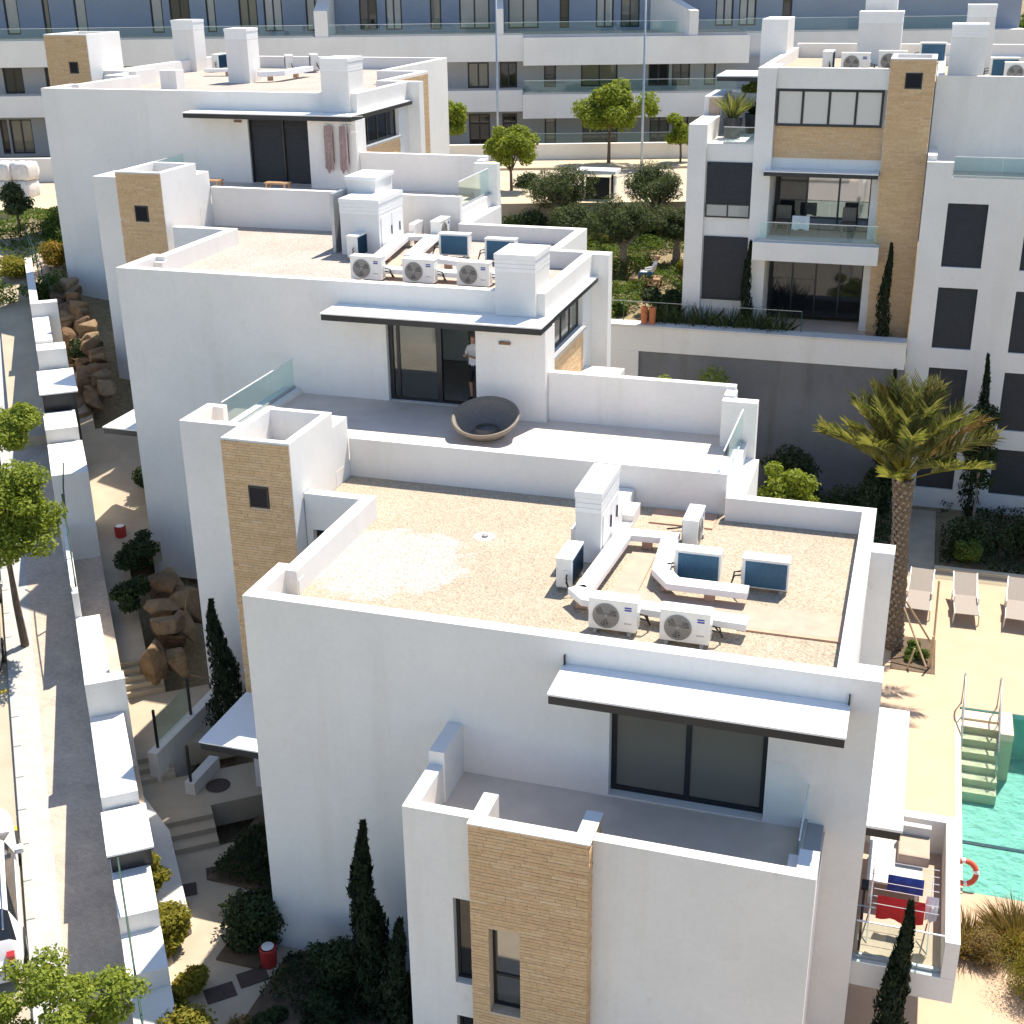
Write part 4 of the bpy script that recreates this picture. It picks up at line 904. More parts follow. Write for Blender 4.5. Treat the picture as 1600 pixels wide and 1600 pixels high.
lw2 = thing('low_wall', 'short low wall with one dark post at the round manhole', 'wall', (-3.9, 3.6, 3)); MB().box(-4.0, -3.75, 3.45, 4.6, 2.2, 3.05).build('wall', 'plaster_old', lw2); MB().box(-3.9, -3.85, 3.5, 3.55, 3.05, 4.0).build('post', 'dark_metal', lw2)
lw3 = thing('low_wall', 'long low pale kerb wall between boundary wall and lowest steps', 'wall', S(2, -2, 0)); q = [S(.9, -2.1), S(.9, -1.55), S(3.6, -1.6), S(5.2, -2.1)]; MB().prism([p[:2] for p in q], 1.8, [2.75, 2.75, 2.95, 3.15]).build('wall', 'plaster_old', lw3)
ec = thing('entrance_canopy', 'flat entrance canopy with dark fascia at the side of nearest block', 'canopy', (-1.1, 2.8, 3)); canopy(ec, -2.42, .21, 1.85, 3.9, 5.22, 5.42, 'slab'); MB().box(-1.1, .2, 3.2, 3.4, 2.4, 5.21).build('wall', 'plaster', ec)
ec2 = thing('entrance_canopy', 'flat entrance canopy with dark fascia at the side of middle block', 'canopy', (-10.2, 12.4, 6)); canopy(ec2, -10.75, -9.46, 11.7, 13.75, 8.02, 8.22, 'slab'); MB().box(-10.2, -9.46, 13.0, 13.2, 5.2, 8.01).build('wall', 'plaster', ec2)
ec3 = thing('entrance_canopy', 'small dark canopy at the far left foot of farther block', 'canopy', (-20.5, 24.6, 9)); canopy(ec3, -21.3, -20.22, 26.0, 27.6, 10.9, 11.1, 'slab')
for x, y, rz, l in ((-.05, -.95, 20, 'dark doormat nearest the red bin'), (-.45, -1.5, 20, 'dark brown mat lower of the two on the plaza'), (-2.16, 1.61, 10, 'dark mat on the paving below the lowest steps'), (-2.6, .85, 10, 'dark square cover beside the low kerb wall'), ):
    s_, t_ = sth(x, y); z = 2.0+(s_+12)/15.5*.36; M = FR(x, y, z+.004, R(rz)+.4); tag(MB(M).box(-.28, .28, -.2, .2, 0, .012).build('door_mat', 'mud_mat'), l, 'mat')
mh = thing('manhole_cover', 'round iron manhole cover beside the second flight of steps', 'manhole', (-4.1, 4.2, 3.05)); MB().lathe([(0, .012), (.26, .012), (.28, 0)], 20, (-3.45, 3.95, 2.745)).build('lid', 'mud_mat', mh)
def bin_(label, x, y, z):
    r = thing('litter_bin', label, 'bin', (x, y, z)); MB().lathe([(.15, 0), (.165, .40), (.15, .42), (.13, .40), (.12, .3), (0, .3)], 20, (x, y, z)).build('drum', 'red_paint', r, smooth=False); MB().lathe([(.0, .425), (.12, .425), (.12, .44), (.0, .45)], 20, (x, y, z)).build('lid', 'white_metal', r)
bin_('red round bin with white lid at left corner of nearest block', .1, -.55, 2.28); bin_('small red bin in the shade beside middle block', -10.3, 11.2, 5.0)

for q, l in (((-2.3, .15, 1.3, 3.6, 2.37), 'bed'), ((-.95, -.02, -.75, 1.2, 2.33), 'bed'), ((.3, 3.76, -4.2, -.02, 2.27), 'bed')):
    struct(MB().box(*q[:4], 1.6, q[4]).build('planting_bed', 'soil'))


struct(MB().box(3.8, 10.5, -8, -2.46, 1.5, 1.78).build('front_path', 'path_pale'))

# ================================================================== vegetation
def leaf_arrays(rng, P, N, size, aspect, jit=.35):
    n = len(P); N = N/np.maximum(1e-6, np.linalg.norm(N, axis=1))[:, None]
    T = rng.normal(size=(n, 3)); T -= (T*N).sum(1)[:, None]*N; T /= np.maximum(1e-6, np.linalg.norm(T, axis=1))[:, None]
    Bt = np.cross(N, T); L = size*rng.uniform(1-jit, 1+jit, n)[:, None]; W = L*aspect
    droop = N*L*.12
    V = np.stack([P-T*L*.5, P+Bt*W*.5-droop*0, P+T*L*.5-droop, P-Bt*W*.5], 1).reshape(-1, 3)
    F = np.arange(4*n).reshape(n, 4); return V, F
def cloud(rng, clumps, n, shell=.5, up=.5):
    c = np.array(clumps, float); w = (c[:, 3]*c[:, 4]*c[:, 5])**.66; idx = rng.choice(len(c), n, p=w/w.sum())
    d = rng.normal(size=(n, 3)); d /= np.linalg.norm(d, axis=1)[:, None]
    r = (shell+(1-shell)*rng.random(n)**.6)*rng.uniform(.85, 1.12, n)
    P = c[idx, :3]+d*r[:, None]*c[idx, 3:6]
    N = d*.7+rng.normal(size=(n, 3))*.55+np.array([0, 0, up]); return P, N
def clumps_in(rng, k, c, R3, cr, flat=.75):
    out = []
    for i in range(k):
        d = rng.normal(size=3); d /= np.linalg.norm(d); r = rng.random()**.45
        s = cr*rng.uniform(.65, 1.25); out.append((*(np.array(c)+d*r*np.array(R3)), s, s, s*flat))
    return out
def tree(name, label, cat, base, h, crown_c, crown_r, k, cr, n, size, mat, trunk_r=.1, seed=1, bark='bark_grey', group=None, aspect=.55, trunks=1, shell=.45, up=.5, lean=(0, 0)):
    rng = np.random.default_rng(seed); base = np.array(base, float); r = thing(name, label, cat, tuple(base), group)
    cc = base+np.array(crown_c); cl = clumps_in(rng, k, cc, crown_r, cr)
    P, N = cloud(rng, cl, n, shell, up); P[:, 2] = np.maximum(P[:, 2], base[2]+.05)
    V, F = leaf_arrays(rng, P, N, size, aspect); npmesh('crown', V, F, mat, r)
    if h > 0:
        t = MB()
        for q in range(trunks):
            o = np.array([rng.uniform(-.1, .1)*q, rng.uniform(-.1, .1)*q, 0]); fork = base+np.array([lean[0], lean[1], h])+o*2
            t.tube([base+o-np.array([0, 0, .1]), base+o+(fork-base-o)*.5+rng.normal(size=3)*.03, fork], [trunk_r*1.25, trunk_r, trunk_r*.8], 8)
            for c in cl[q::trunks][:9]: t.tube([fork, fork*.45+np.array(c[:3])*.55+np.array([0, 0, .08]), np.array(c[:3])], [trunk_r*.55, trunk_r*.35, trunk_r*.12], 5)
        t.build('trunk', bark, r, weld=False)
    return r
def shrub(label, base, R3, n, size, mat, seed, k=9, cat='shrub', name='shrub', group=None, aspect=.5, up=.5):
    return tree(name, label, cat, base, 0.0, (0, 0, R3[2]*.8), (R3[0]*.7, R3[1]*.7, R3[2]*.6), k, min(R3)*.55+.05, n, size, mat, seed=seed, group=group, aspect=aspect, up=up)
def cypress(label, base, h, r0, seed, n=5200):
    rng = np.random.default_rng(seed); base = np.array(base, float); r = thing('cypress_tree', label, 'cypress', tuple(base), 'slim Italian cypresses')
    u = rng.random(n)**.85; prof = r0*(np.clip(u*9, 0, 1)**.5)*(1-u**1.7)*.95+.03
    ph = rng.uniform(0, 6.28, n); lump = 1+.18*np.sin(ph*3+u*23)+.12*np.sin(ph*5-u*41)
    rad = prof*lump*np.sqrt(rng.uniform(.35, 1.05, n))
    wob = np.stack([.06*np.sin(u*7+seed), .05*np.cos(u*6+seed)], 1)*r0*3
    P = np.stack([base[0]+rad*np.cos(ph)+wob[:, 0], base[1]+rad*np.sin(ph)+wob[:, 1], base[2]+u*h+.05], 1)
    N = np.stack([np.cos(ph), np.sin(ph), rng.normal(size=n)*.3], 1)+rng.normal(size=(n, 3))*.4
    Nn = N/np.linalg.norm(N, axis=1)[:, None]; T = np.array([0, 0, 1.])+rng.normal(size=(n, 3))*.35; T -= (T*Nn).sum(1)[:, None]*Nn; T /= np.linalg.norm(T, axis=1)[:, None]; Bt = np.cross(Nn, T)
    L = (.10*rng.uniform(.6, 1.5, n))[:, None]; V = np.stack([P-T*L*.5, P+Bt*L*.22, P+T*L*.7, P-Bt*L*.22], 1).reshape(-1, 3); npmesh('crown', V, np.arange(4*n).reshape(n, 4), 'leaf_cypress', r)
    MB().tube([base-np.array([0, 0, .1]), base+np.array([0, 0, h*.5]), base+np.array([0, 0, h*.92])], [.07, .05, .01], 6).build('trunk', 'bark', r)
def grass(label, base, R2, h, n, mat, seed, name='grass_clump', cat='grass clump', w=.012, spread=.5):
    rng = np.random.default_rng(seed); base = np.array(base, float); r = thing(name, label, cat, tuple(base))
    a = rng.uniform(0, 6.28, n); q = np.sqrt(rng.random(n)); p0 = np.stack([base[0]+q*R2[0]*np.cos(a), base[1]+q*R2[1]*np.sin(a), np.full(n, base[2])], 1)
    d = np.stack([np.cos(a)*q, np.sin(a)*q, np.zeros(n)], 1)*spread+rng.normal(size=(n, 3))*.25; d[:, 2] = 1; d /= np.linalg.norm(d, axis=1)[:, None]
    H = (h*rng.uniform(.5, 1.15, n))[:, None]; side = np.cross(d, rng.normal(size=(n, 3))); side /= np.linalg.norm(side, axis=1)[:, None]
    m1 = p0+d*H*.6; tip = p0+d*H+np.stack([d[:, 0], d[:, 1], -.25*np.ones(n)], 1)*H*.25
    V = np.stack([p0-side*w, p0+side*w, m1+side*w*.8, tip, m1-side*w*.8], 1).reshape(-1, 3); npmesh('blades', V, np.arange(5*n).reshape(n, 5), mat, r); return r

# street trees and background trees
tree('street_tree', 'bright green street tree on the pavement beside the boundary wall', 'tree', S(10.6, -4.16, 0), 2.3, (.35, .1, 3.6), (.85, .85, 1.15), 34, .46, 16000, .105, 'leaf_bright', .085, 11, 'bark', 'street trees', lean=(-.1, .05))
tree('street_tree', 'bright green street tree crown cut by the bottom left corner', 'tree', S(-2.6, -4.2, 0), 1.7, (.15, .2, 2.4), (1.6, 1.3, .6), 40, .30, 11000, .085, 'leaf_bright', .09, 12, 'bark', 'street trees')
tree('street_tree', 'bright green tree crown at left edge above the other street tree', 'tree', S(16.2, -4.3, 0), 2.4, (.35, .2, 2.9), (.75, .7, .6), 18, .36, 7000, .11, 'leaf_bright', .085, 13, 'bark', 'street trees')
tree('street_tree', 'round bright green tree right beside the brick pier of farther block', 'tree', EW(-3.2, 73, 9.95), 1.6, (.1, 0, 2.5), (.8, .8, .75), 22, .42, 6500, .16, 'leaf_bright', .07, 14, 'bark', 'trees on the back street')
tree('street_tree', 'darker green round tree in front of the long low garden wall', 'tree', EW(.15, 64.5, 9.3), 1.5, (0, 0, 2.7), (1.2, 1.1, .85), 32, .46, 10500, .14, 'leaf_bright', .08, 15, 'bark', 'trees on the back street')
tree('street_tree', 'tallest yellow-green tree before rear block, behind thin lamp post', 'tree', EW(5.45, 72.5, 9.9), 2.0, (.3, 0, 3.1), (2.1, 1.5, 1.2), 44, .6, 13000, .17, 'leaf_bright', .09, 16, 'bark', 'trees on the back street')
tree('street_tree', 'green tree partly hidden by left pier of right-hand block', 'tree', EW(9.3, 72.5, 9.9), 1.0, (-.1, 0, 1.8), (.7, .7, .9), 14, .4, 4500, .15, 'leaf_bright', .07, 17, 'bark', 'trees on the back street')
tree('street_tree', 'small dark round-crowned tree on lawn at upper left', 'tree', S(37.2, -2.9, 0), .8, (0, 0, 1.5), (.6, .6, .6), 14, .36, 5000, .13, 'leaf_olive', .06, 18, 'bark')
for i, (x, y, sc, l) in enumerate(((-4.8, 39.4, 1.25, 'grey-green olive tree left of the dark garden gate'), (-.75, 40.2, 1.2, 'grey-green olive tree right of the dark garden gate'), (-.9, 34.6, 1.25, 'largest low olive tree in the upper garden above the seated person'), (-3.3, 35.5, .95, 'low olive shrub tree behind middle block roof corner'), (.9, 36.5, .9, 'dark olive tree against left pier of right-hand block'))):
    tree('olive_tree', l, 'olive tree', (x, y, ground_z(x, y)), .8*sc, (0, 0, 1.75*sc), (1.15*sc, 1.05*sc, .62*sc), 34, .42*sc, 12000, .13, 'leaf_olive', .13, 30+i, 'bark_grey', 'olive trees in the upper garden', aspect=.28, trunks=2)
for i, (x, y, R3, mat, l) in enumerate(((-7.2, 41.6, (.9, .7, .5), 'leaf_orange', 'orange-tinted flowering shrub behind terrace of farther block'), (-7.6, 44.8, (1.4, .9, .9), 'leaf_dark', 'dark rounded hedge bush beneath the darker green street tree'), (-5.8, 42.6, (1.2, .8, .7), 'leaf_mid', 'mid-green shrub behind the left olive tree'), (-6.2, 38.6, (1.3, 1.0, .45), 'leaf_mid', 'low green ground shrub under left olive tree'), (-3.0, 38.2, (1.0, .8, .35), 'leaf_yellow', 'yellow-green low plants by the garden gate'), (1.9, 34.0, (.5, .6, .7), 'leaf_yellow', 'yellow-leaved shrub near left pier of right-hand block'), (1.5, 30.2, (1.2, .7, .55), 'leaf_dark', 'dark shrub at foot of left pier of right-hand block'), (-.6, 29.6, (1.5, .6, .4), 'leaf_mid', 'low clipped hedge on the upper garden edge'))):
    shrub(l, (x, y, ground_z(x, y)), R3, 3500, .14, mat, 50+i)
for i, x in enumerate((1.9, 2.7, 3.5, 4.4, 5.3, 6.1)): grass(('tall feathery plant nearest the clay pots behind wire fence', 'second tall feathery plant from clay pots behind wire fence', 'third tall feathery plant from clay pots behind wire fence', 'fourth tall feathery plant from clay pots behind wire fence', 'fifth tall feathery plant from clay pots behind wire fence', 'sixth tall feathery plant from clay pots behind wire fence')[i], (x, 28.15, 7.5), (.25, .15), 1.25, 260, 'leaf_olive', 70+i)
# garden between the blocks and pool
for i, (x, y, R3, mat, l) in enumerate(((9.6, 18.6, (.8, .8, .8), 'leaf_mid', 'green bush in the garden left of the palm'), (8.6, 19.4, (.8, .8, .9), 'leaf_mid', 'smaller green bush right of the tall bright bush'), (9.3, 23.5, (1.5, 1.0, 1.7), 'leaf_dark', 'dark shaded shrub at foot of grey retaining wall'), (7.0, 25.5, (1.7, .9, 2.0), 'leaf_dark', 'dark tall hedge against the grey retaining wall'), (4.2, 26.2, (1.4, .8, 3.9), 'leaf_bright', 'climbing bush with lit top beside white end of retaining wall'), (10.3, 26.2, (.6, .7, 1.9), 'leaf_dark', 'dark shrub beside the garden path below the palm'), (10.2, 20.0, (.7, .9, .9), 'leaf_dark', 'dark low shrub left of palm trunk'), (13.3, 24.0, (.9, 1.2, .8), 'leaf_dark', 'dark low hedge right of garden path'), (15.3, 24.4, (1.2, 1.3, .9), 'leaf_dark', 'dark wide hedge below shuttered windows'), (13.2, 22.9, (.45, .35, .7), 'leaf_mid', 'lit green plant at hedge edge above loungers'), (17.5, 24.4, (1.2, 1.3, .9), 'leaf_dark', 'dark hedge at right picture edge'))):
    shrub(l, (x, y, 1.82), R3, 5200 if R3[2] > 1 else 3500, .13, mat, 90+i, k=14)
tree('garden_tree', 'bright green lit tree behind right corner of middle terrace', 'tree', (7.75, 18.0, 1.82), 2.2, (0, 0, 3.9), (.75, .75, 1.3), 26, .42, 9000, .12, 'leaf_bright', .07, 111, 'bark')
tree('garden_tree', 'lit yellow-green tree top seen over rear terrace wall of middle block', 'tree', (2.9, 22.5, 1.82), 3.0, (0, 0, 5.0), (.7, .7, .7), 16, .42, 5000, .12, 'leaf_bright', .07, 112, 'bark')
tree('climber_tree', 'dark slender tree against the white shuttered wall', 'tree', (13.45, 26.3, 1.82), 1.5, (0, 0, 3.1), (.5, .5, 1.7), 18, .35, 5500, .12, 'leaf_dark', .05, 110, 'bark_grey')
cypress('slim cypress left of brick tower in front of dark sliding doors', (4.95, 28.5, 7.5), 3.4, .22, 120, 2500); cypress('slim cypress standing against the brick of right-hand block', (9.75, 28.2, 7.5), 3.6, .25, 121, 3000)
cypress('slim dark cypress against white shuttered wall behind palm', (13.3, 27.2, 1.85), 5.9, .35, 122, 3800); cypress('slim dark cypress tip showing above left palm fronds', (10.4, 27.0, 1.85), 5.2, .3, 123, 3200)
cypress('slim cypress beside the boulders in front of middle block', (-4.0, 5.55, 3.0), 3.6, .42, 124)
cypress('tallest slim cypress in front of nearest block', (2.55, -1.1, 1.9), 4.5, .40, 125, 9000); cypress('shorter cypress beside the tallest one at nearest block', (3.35, -1.75, 1.8), 3.2, .38, 126)
cypress('slim cypress in front of washing on the side balcony', (11.65, -.2, 1.9), 4.2, .30, 127, 5500); cypress('cypress tip peeking at bottom edge below nearest terrace', (7.9, -3.1, 1.6), 2.55, .35, 128)
for i, (x, y, z, R3, mat, l, n) in enumerate(((-.45, -.1, 2.2, (.75, .75, .85), 'leaf_dark', 'dark rounded shrub at left corner of nearest block', 5000), (1.6, -.75, 2.1, (.6, .5, .95), 'leaf_dark', 'dark leafy shrub left of tallest cypress', 4500), (1.5, -2.0, 2.1, (1.25, 1.1, .35), 'leaf_dark', 'dark ground planting at foot of nearest block', 9500), (2.9, -2.9, 2.0, (1.0, .9, .45), 'leaf_dark', 'dark planting between the two cypresses', 7000), (-1.0, 2.5, 2.3, (1.15, 1.05, .30), 'leaf_dark', 'dark planting under the nearest entrance canopy', 7500), (-.55, .8, 2.3, (.45, .5, .35), 'leaf_dark', 'dark low ground cover beside the doormats', 3500), (.35, -2.2, 1.9, (.45, .4, .35), 'leaf_dry', 'dry brown tuft by the lower dark mat', 1600))):
    shrub(l, (x, y, z), R3, n, .10, mat, 130+i)
shrub('yellow-green climbing bush along inner side of boundary wall', (*S(.6, -1.98)[:2], 2.15), (.35, .55, .85), 3800, .10, 'leaf_yellow', 140, k=12); shrub('yellow-green upper sprays on the boundary wall', (*S(1.5, -2.1)[:2], 2.9), (.22, .35, .75), 1600, .10, 'leaf_yellow', 141); shrub('yellow-green bush at bottom edge beside the plaza', (*S(-.9, -1.9)[:2], 2.0), (.3, .6, .55), 2600, .10, 'leaf_yellow', 142)
shrub('low yellow-green shrub in the bottom left corner by the wall', (*S(-3.0, -2.2)[:2], 2.6), (.6, .6, .8), 4500, .10, 'leaf_yellow', 143); 
for i, (s, t, R3, mat, l) in enumerate(((11.6, -1.45, (.4, .6, .5), 'leaf_dark', 'grey-green shrub spilling beside the upper steps'), (13.2, -1.0, (.5, .9, .8), 'leaf_dark', 'dark shrub along foot of middle block'), (17.0, -.2, (.5, .9, .8), 'leaf_dark', 'dark shrub behind the entrance of middle block'), (25.0, -1.4, (.6, 1.2, .8), 'leaf_dark', 'dark shrub above the stacked stones'), (30.5, -2.2, (1.0, 1.2, .8), 'leaf_mid', 'green garden shrub uphill beside the wire fence'), (33.2, -3.2, (1.0, 1.2, .7), 'leaf_yellow', 'yellow-green garden shrub at upper left'), (33.6, -1.6, (1.0, .9, .7), 'leaf_orange', 'orange-tinted garden shrub at upper left'), (36.5, -1.3, (1.2, 1.1, .8), 'leaf_mid', 'green garden shrub beside farther block'), (31.0, -4.2, (1.2, 1.2, .8), 'leaf_mid', 'broad green shrub at left picture edge uphill'))):
    shrub(l, S(s, t, -.1), R3, 3600, .11, mat, 150+i)
for i, (x, y, R2, h, n, l) in enumerate(((14.1, 4.6, (.5, .45), .75, 1500, 'small dry yellow grass clump by the pool corner'), (13.1, 4.2, (.35, .35), .7, 700, 'low dry tuft against the side balcony wall'))):
    grass(l, (x, y, 1.9), R2, h, n, ('leaf_yellow', 'leaf_dry')[i in (0, 1)], 170+i, w=.009, spread=.95)
shrub('big fluffy yellow-green shrub at right picture edge', (14.55, 3.3, 1.85), (.95, .9, .75), 16000, .055, 'leaf_yellow', 175, k=26, aspect=.22); shrub('dry yellow shrub in the bottom right corner', (14.9, 1.9, 1.85), (1.0, .9, .7), 14000, .055, 'leaf_dry', 176, k=26, aspect=.22); shrub('dry ochre shrub against the outer balcony wall', (13.35, 3.9, 1.85), (.45, .5, .4), 5000, .05, 'leaf_dry', 177, k=12, aspect=.22); shrub('low green plants in the palm bed', (11.75, 16.3, 1.9), (.5, .9, .22), 2200, .09, 'leaf_mid', 180)
# trees on the hill at the upper right
for i, (a, d, h, mat, l) in enumerate(((20.5, 100, 5, 'leaf_mid', 'leftmost tree on the hill at top right'), (24, 104, 6, 'leaf_dark', 'darkest tree on the hill at top right'), (28, 100, 6, 'leaf_dark', 'dark tree right of darkest hillside tree'), (32, 106, 6.5, 'leaf_mid', 'tall mid-green hillside tree near top right corner'), (35, 98, 5, 'leaf_bright', 'lit hillside tree in top right corner'), (31, 94, 3.2, 'leaf_bright', 'small lit hillside tree below the dark ones'), (39, 104, 6, 'leaf_mid', 'hillside tree at the extreme right'))):
    w = EW(a, d, 0); gz = ground_z(w.x, w.y); tree('hillside_tree', l, 'tree', (w.x, w.y, gz), h*.35, (0, 0, h*.6), (h*.38, h*.38, h*.3), 20, h*.16, 4200, .3, mat, .15, 190+i, 'bark', 'trees on the hill')

# palm
def palm(label, base, h, seed, nf=40, tr=.22):
    rng = np.random.default_rng(seed); base = Vector(base); r = thing('palm_tree', label, 'palm', tuple(base)); top = base+Vector((-.22, 0, h))
    pts = []; rad = []
    for i in range(29):
        u = i/28; pts.append(base+(top-base)*u+Vector((.05*math.sin(u*3), 0, 0))); rad.append(tr*(1.2-.4*u if u < .78 else .95+1.6*(u-.78))*(1.08 if i % 2 else .93))
    MB().tube(pts, rad, 14).build('trunk', 'bark', r, weld=False)
    sc = MB()
    for i in range(330):
        u = (i+.5)/330; ph = i*2.4; c = base+(top-base)*u; q = tr*(1.2-.4*u if u < .78 else .95+1.6*(u-.78)); d = Vector((math.cos(ph), math.sin(ph), 0)); s = Vector((-d.y, d.x, 0)); w = .07
        p = c+d*q*.92; sc.add([p-s*w-Vector((0, 0, .05)), p+s*w-Vector((0, 0, .05)), p+d*.075+Vector((0, 0, .09)), p+Vector((0, 0, .10))], [(0, 1, 2), (1, 3, 2), (3, 0, 2)])
    stuff(sc.build('leaf_bases', 'bark_grey', r, weld=False))
    variants = []
    for k in range(6):
        L = rng.uniform(2.2, 2.75); curve = rng.uniform(.3, .85); V = []; F = []; n = 52
        def rp(u): return np.array([L*u*(1-.10*curve*u), 0, L*(-.34*curve*u*u+.04*u)])
        rp_pts = [rp(u) for u in np.linspace(0, 1, 9)]
        for i in range(n):
            u = .36+.64*i/(n-1); p = rp(u); ln = .56*math.sin(min(1, (u-.05))*math.pi*.84)**.6+.1
            for sgn in (-1, 1):
                d = np.array([.80+rng.normal()*.1, sgn*.62, .34-.35*curve*u+rng.normal()*.16]); d /= np.linalg.norm(d); w = np.array([.010, -sgn*.010, 0]); ln2 = ln*rng.uniform(.8, 1.1)
                b = len(V); mid_ = p+d*ln2*.55; tip = p+d*ln2+np.array([0, 0, -.10*ln2*(1+curve)]); V += [p-w*.5, p+w*.5, mid_+w*.45, tip, mid_-w*.45]; F.append([b, b+1, b+2, b+3, b+4])
        variants.append((np.array(V), np.array(F), rp_pts))
    protos = []
    for k, (V, F, rpp) in enumerate(variants):
        me = npmesh('frond', V, F, 'leaf_dry' if k == 5 else 'leaf_palm'); t = MB().tube(rpp, [.028, .024, .02, .017, .014, .011, .009, .006, .004], 5); protos.append((me, t))
    for i in range(nf):
        k = i % 6 if i % 12 != 5 else 5
        if k == 5 and i % 12 == 11: k = 2
        me, t = protos[k]; u = i/nf
        o = bpy.data.objects.new('frond', me.data); col.objects.link(o); o.parent = r; o.location = tuple(top-base+Vector((0, 0, -.05+.15*(1-u))))
        o.rotation_euler = (rng.normal()*.15, R(-90+u*60+rng.normal()*6), i*2.39996+rng.normal()*.1)
        st = t.build('rachis', 'leaf_yellow', None, weld=False) if not hasattr(palm, 'c%d' % k) else bpy.data.objects.new('rachis', getattr(palm, 'c%d' % k))
        if not hasattr(palm, 'c%d' % k): setattr(palm, 'c%d' % k, st.data)
        else: col.objects.link(st)
        st.parent = o; st.location = (0, 0, 0)
    for me, t in protos: bpy.data.objects.remove(me)
    return r
pm = palm('tall date palm with shaggy trunk between pool terrace and garden path', (11.18, 16.6, 1.9), 5.15, 5, nf=40)
tree2 = None
pst = thing('stake_frame', 'wooden stakes propping the palm trunk in its planting bed', 'stakes', (12, 16, 1.9))
for a, b in (((12.25, 15.6, 1.9), (12.22, 16.9, 4.0)), ((12.2, 15.65, 1.9), (12.2, 15.65, 2.9)), ((12.1, 15.5, 2.0), (11.35, 16.4, 3.3)), ((12.2, 16.6, 2.2), (11.4, 16.6, 3.4)), ((11.6, 15.4, 1.9), (11.75, 15.55, 2.5))):
    MB().tube([a, b], .03, 6).build('stake', 'stake_wood', pst)

# boulders and stacked stones
def boulder(M, seed, sx, sy, sz):
    """fractured block: convex hull of points on a rough box"""
    rng = np.random.default_rng(seed); bm = bmesh.new(); P = rng.uniform(-1, 1, size=(15, 3)); P = P/np.abs(P).max(1)[:, None]*rng.uniform(.72, 1, (15, 1))
    for p in P: bm.verts.new((p[0]*sx, p[1]*sy, p[2]*sz))
    bmesh.ops.convex_hull(bm, input=bm.verts); bmesh.ops.delete(bm, geom=[v for v in bm.verts if not v.link_faces], context='VERTS')
    bmesh.ops.bevel(bm, geom=bm.edges[:], offset=.035, segments=2, affect='EDGES', profile=.6); bm.verts.ensure_lookup_table(); bm.verts.index_update()
    vs = [tuple(M @ v.co) for v in bm.verts]; fs = [tuple(v.index for v in f.verts) for f in bm.faces]; bm.free(); return vs, fs
sw = thing('boulder_wall', 'heap of big ochre boulders under the overhang of middle block', 'rock wall', S(10, -1, 0)); k = 0
for s, t, z, sx, sy, sz in ((9.7, -1.15, -.45, .42, .36, .62), (10.25, -.65, -.5, .40, .34, .42), (10.3, -.65, .1, .5, .4, .22), (10.9, -.75, -.4, .45, .40, .5), (10.9, -.7, .25, .55, .38, .20), (11.5, -.5, -.25, .5, .45, .55), (11.6, -.55, .45, .6, .4, .2), (12.2, -.45, -.2, .5, .45, .6), (9.75, -.6, -.6, .34, .3, .4), (10.6, -.15, -.2, .4, .4, .55), (11.2, -.05, -.1, .45, .4, .6)):
    p = S(s, t, z); k += 1; v, f = boulder(Matrix.Translation(p) @ Matrix.Rotation(k*1.3, 4, 'Z'), 300+k, sx, sy, sz); MB().add(v, f).build('boulder', 'stone', sw, weld=False)
sw2 = thing('boulder_wall', 'terraced stacked stone wall climbing beside the path at farther block', 'rock wall', S(26, -1.6, 0))
for i in range(46):
    s = 21.5+(i % 16)*.62+random.uniform(-.15, .15); row = i//16; t = -1.65+row*.38+random.uniform(-.08, .08)-(s-21)*.06; p = S(s, t, .12+row*.42); k += 1
    v, f = boulder(Matrix.Translation(p) @ Matrix.Rotation(math.atan2(UY, UX)+random.uniform(-.2, .2), 4, 'Z'), 400+k, .48, .36, .30); MB().add(v, f).build('boulder', 'stone', sw2, weld=False)
fn = thing('wire_fence', 'dark wire fence along the garden edge at upper left', 'fence', S(31, -1.9, 0))
for i in range(7): p = S(27.5+i*1.3, -1.95-.12*i, 0); MB().tube([p, (p[0], p[1], p[2]+1.1)], .02, 5).build('post', 'green_paint', fn)
for dz in (.35, .7, 1.08): MB().tube([S(27.5+i*1.3, -1.95-.12*i, dz) for i in range(7)], .009, 4).build('wire', 'green_paint', fn)

# ================================================================== objects
def lamp_post(label, a, d, z, h):
    w = EW(a, d, z); r = thing('lamp_post', label, 'lamp post', tuple(w), 'tall lamp posts on the back street')
    MB().tube([w, w+Vector((0, 0, 1.2)), w+Vector((0, 0, h))], [.09, .07, .045], 8).build('pole', 'grey_metal', r, smooth=True); MB().tube([w-Vector((0, 0, .1)), w+Vector((0, 0, .3))], .13, 8).build('base', 'grey_metal', r)
    MB().tube([w+Vector((0, 0, h-.05)), w+Vector((.5, -.5, h+.25)), w+Vector((1.2, -1.2, h+.3))], .035, 6).build('arm', 'grey_metal', r); q = w+Vector((1.3, -1.3, h+.28)); MB().box(q.x-.2, q.x+.2, q.y-.15, q.y+.15, q.z-.06, q.z+.06).build('lantern', 'grey_metal', r)
lamp_post('tall thin lamp post in front of the white divider fin of rear block', -.5, 72, 9.95, 9.5); lamp_post('tall lamp post right of the tallest yellow-green tree', 6.98, 70, 9.5, 9.6)
gt = thing('garden_gate', 'dark gate with white flat roof between olive trees', 'gate', (-3.6, 41.6, 8.9))
MB().box(-4.25, -3.15, 41.3, 41.4, 8.6, 11.0).build('door', 'dark_metal', gt); MB().box(-3.15, -2.95, 41.5, 41.9, 8.6, 11.0).build('post', 'plaster_old', gt); MB().box(-4.75, -2.85, 41.2, 42.3, 11.15, 11.3).build('roof', 'white_metal', gt); MB().box(-6.0, -4.25, 41.9, 42.2, 8.6, 10.5).build('wall', 'plaster', gt)
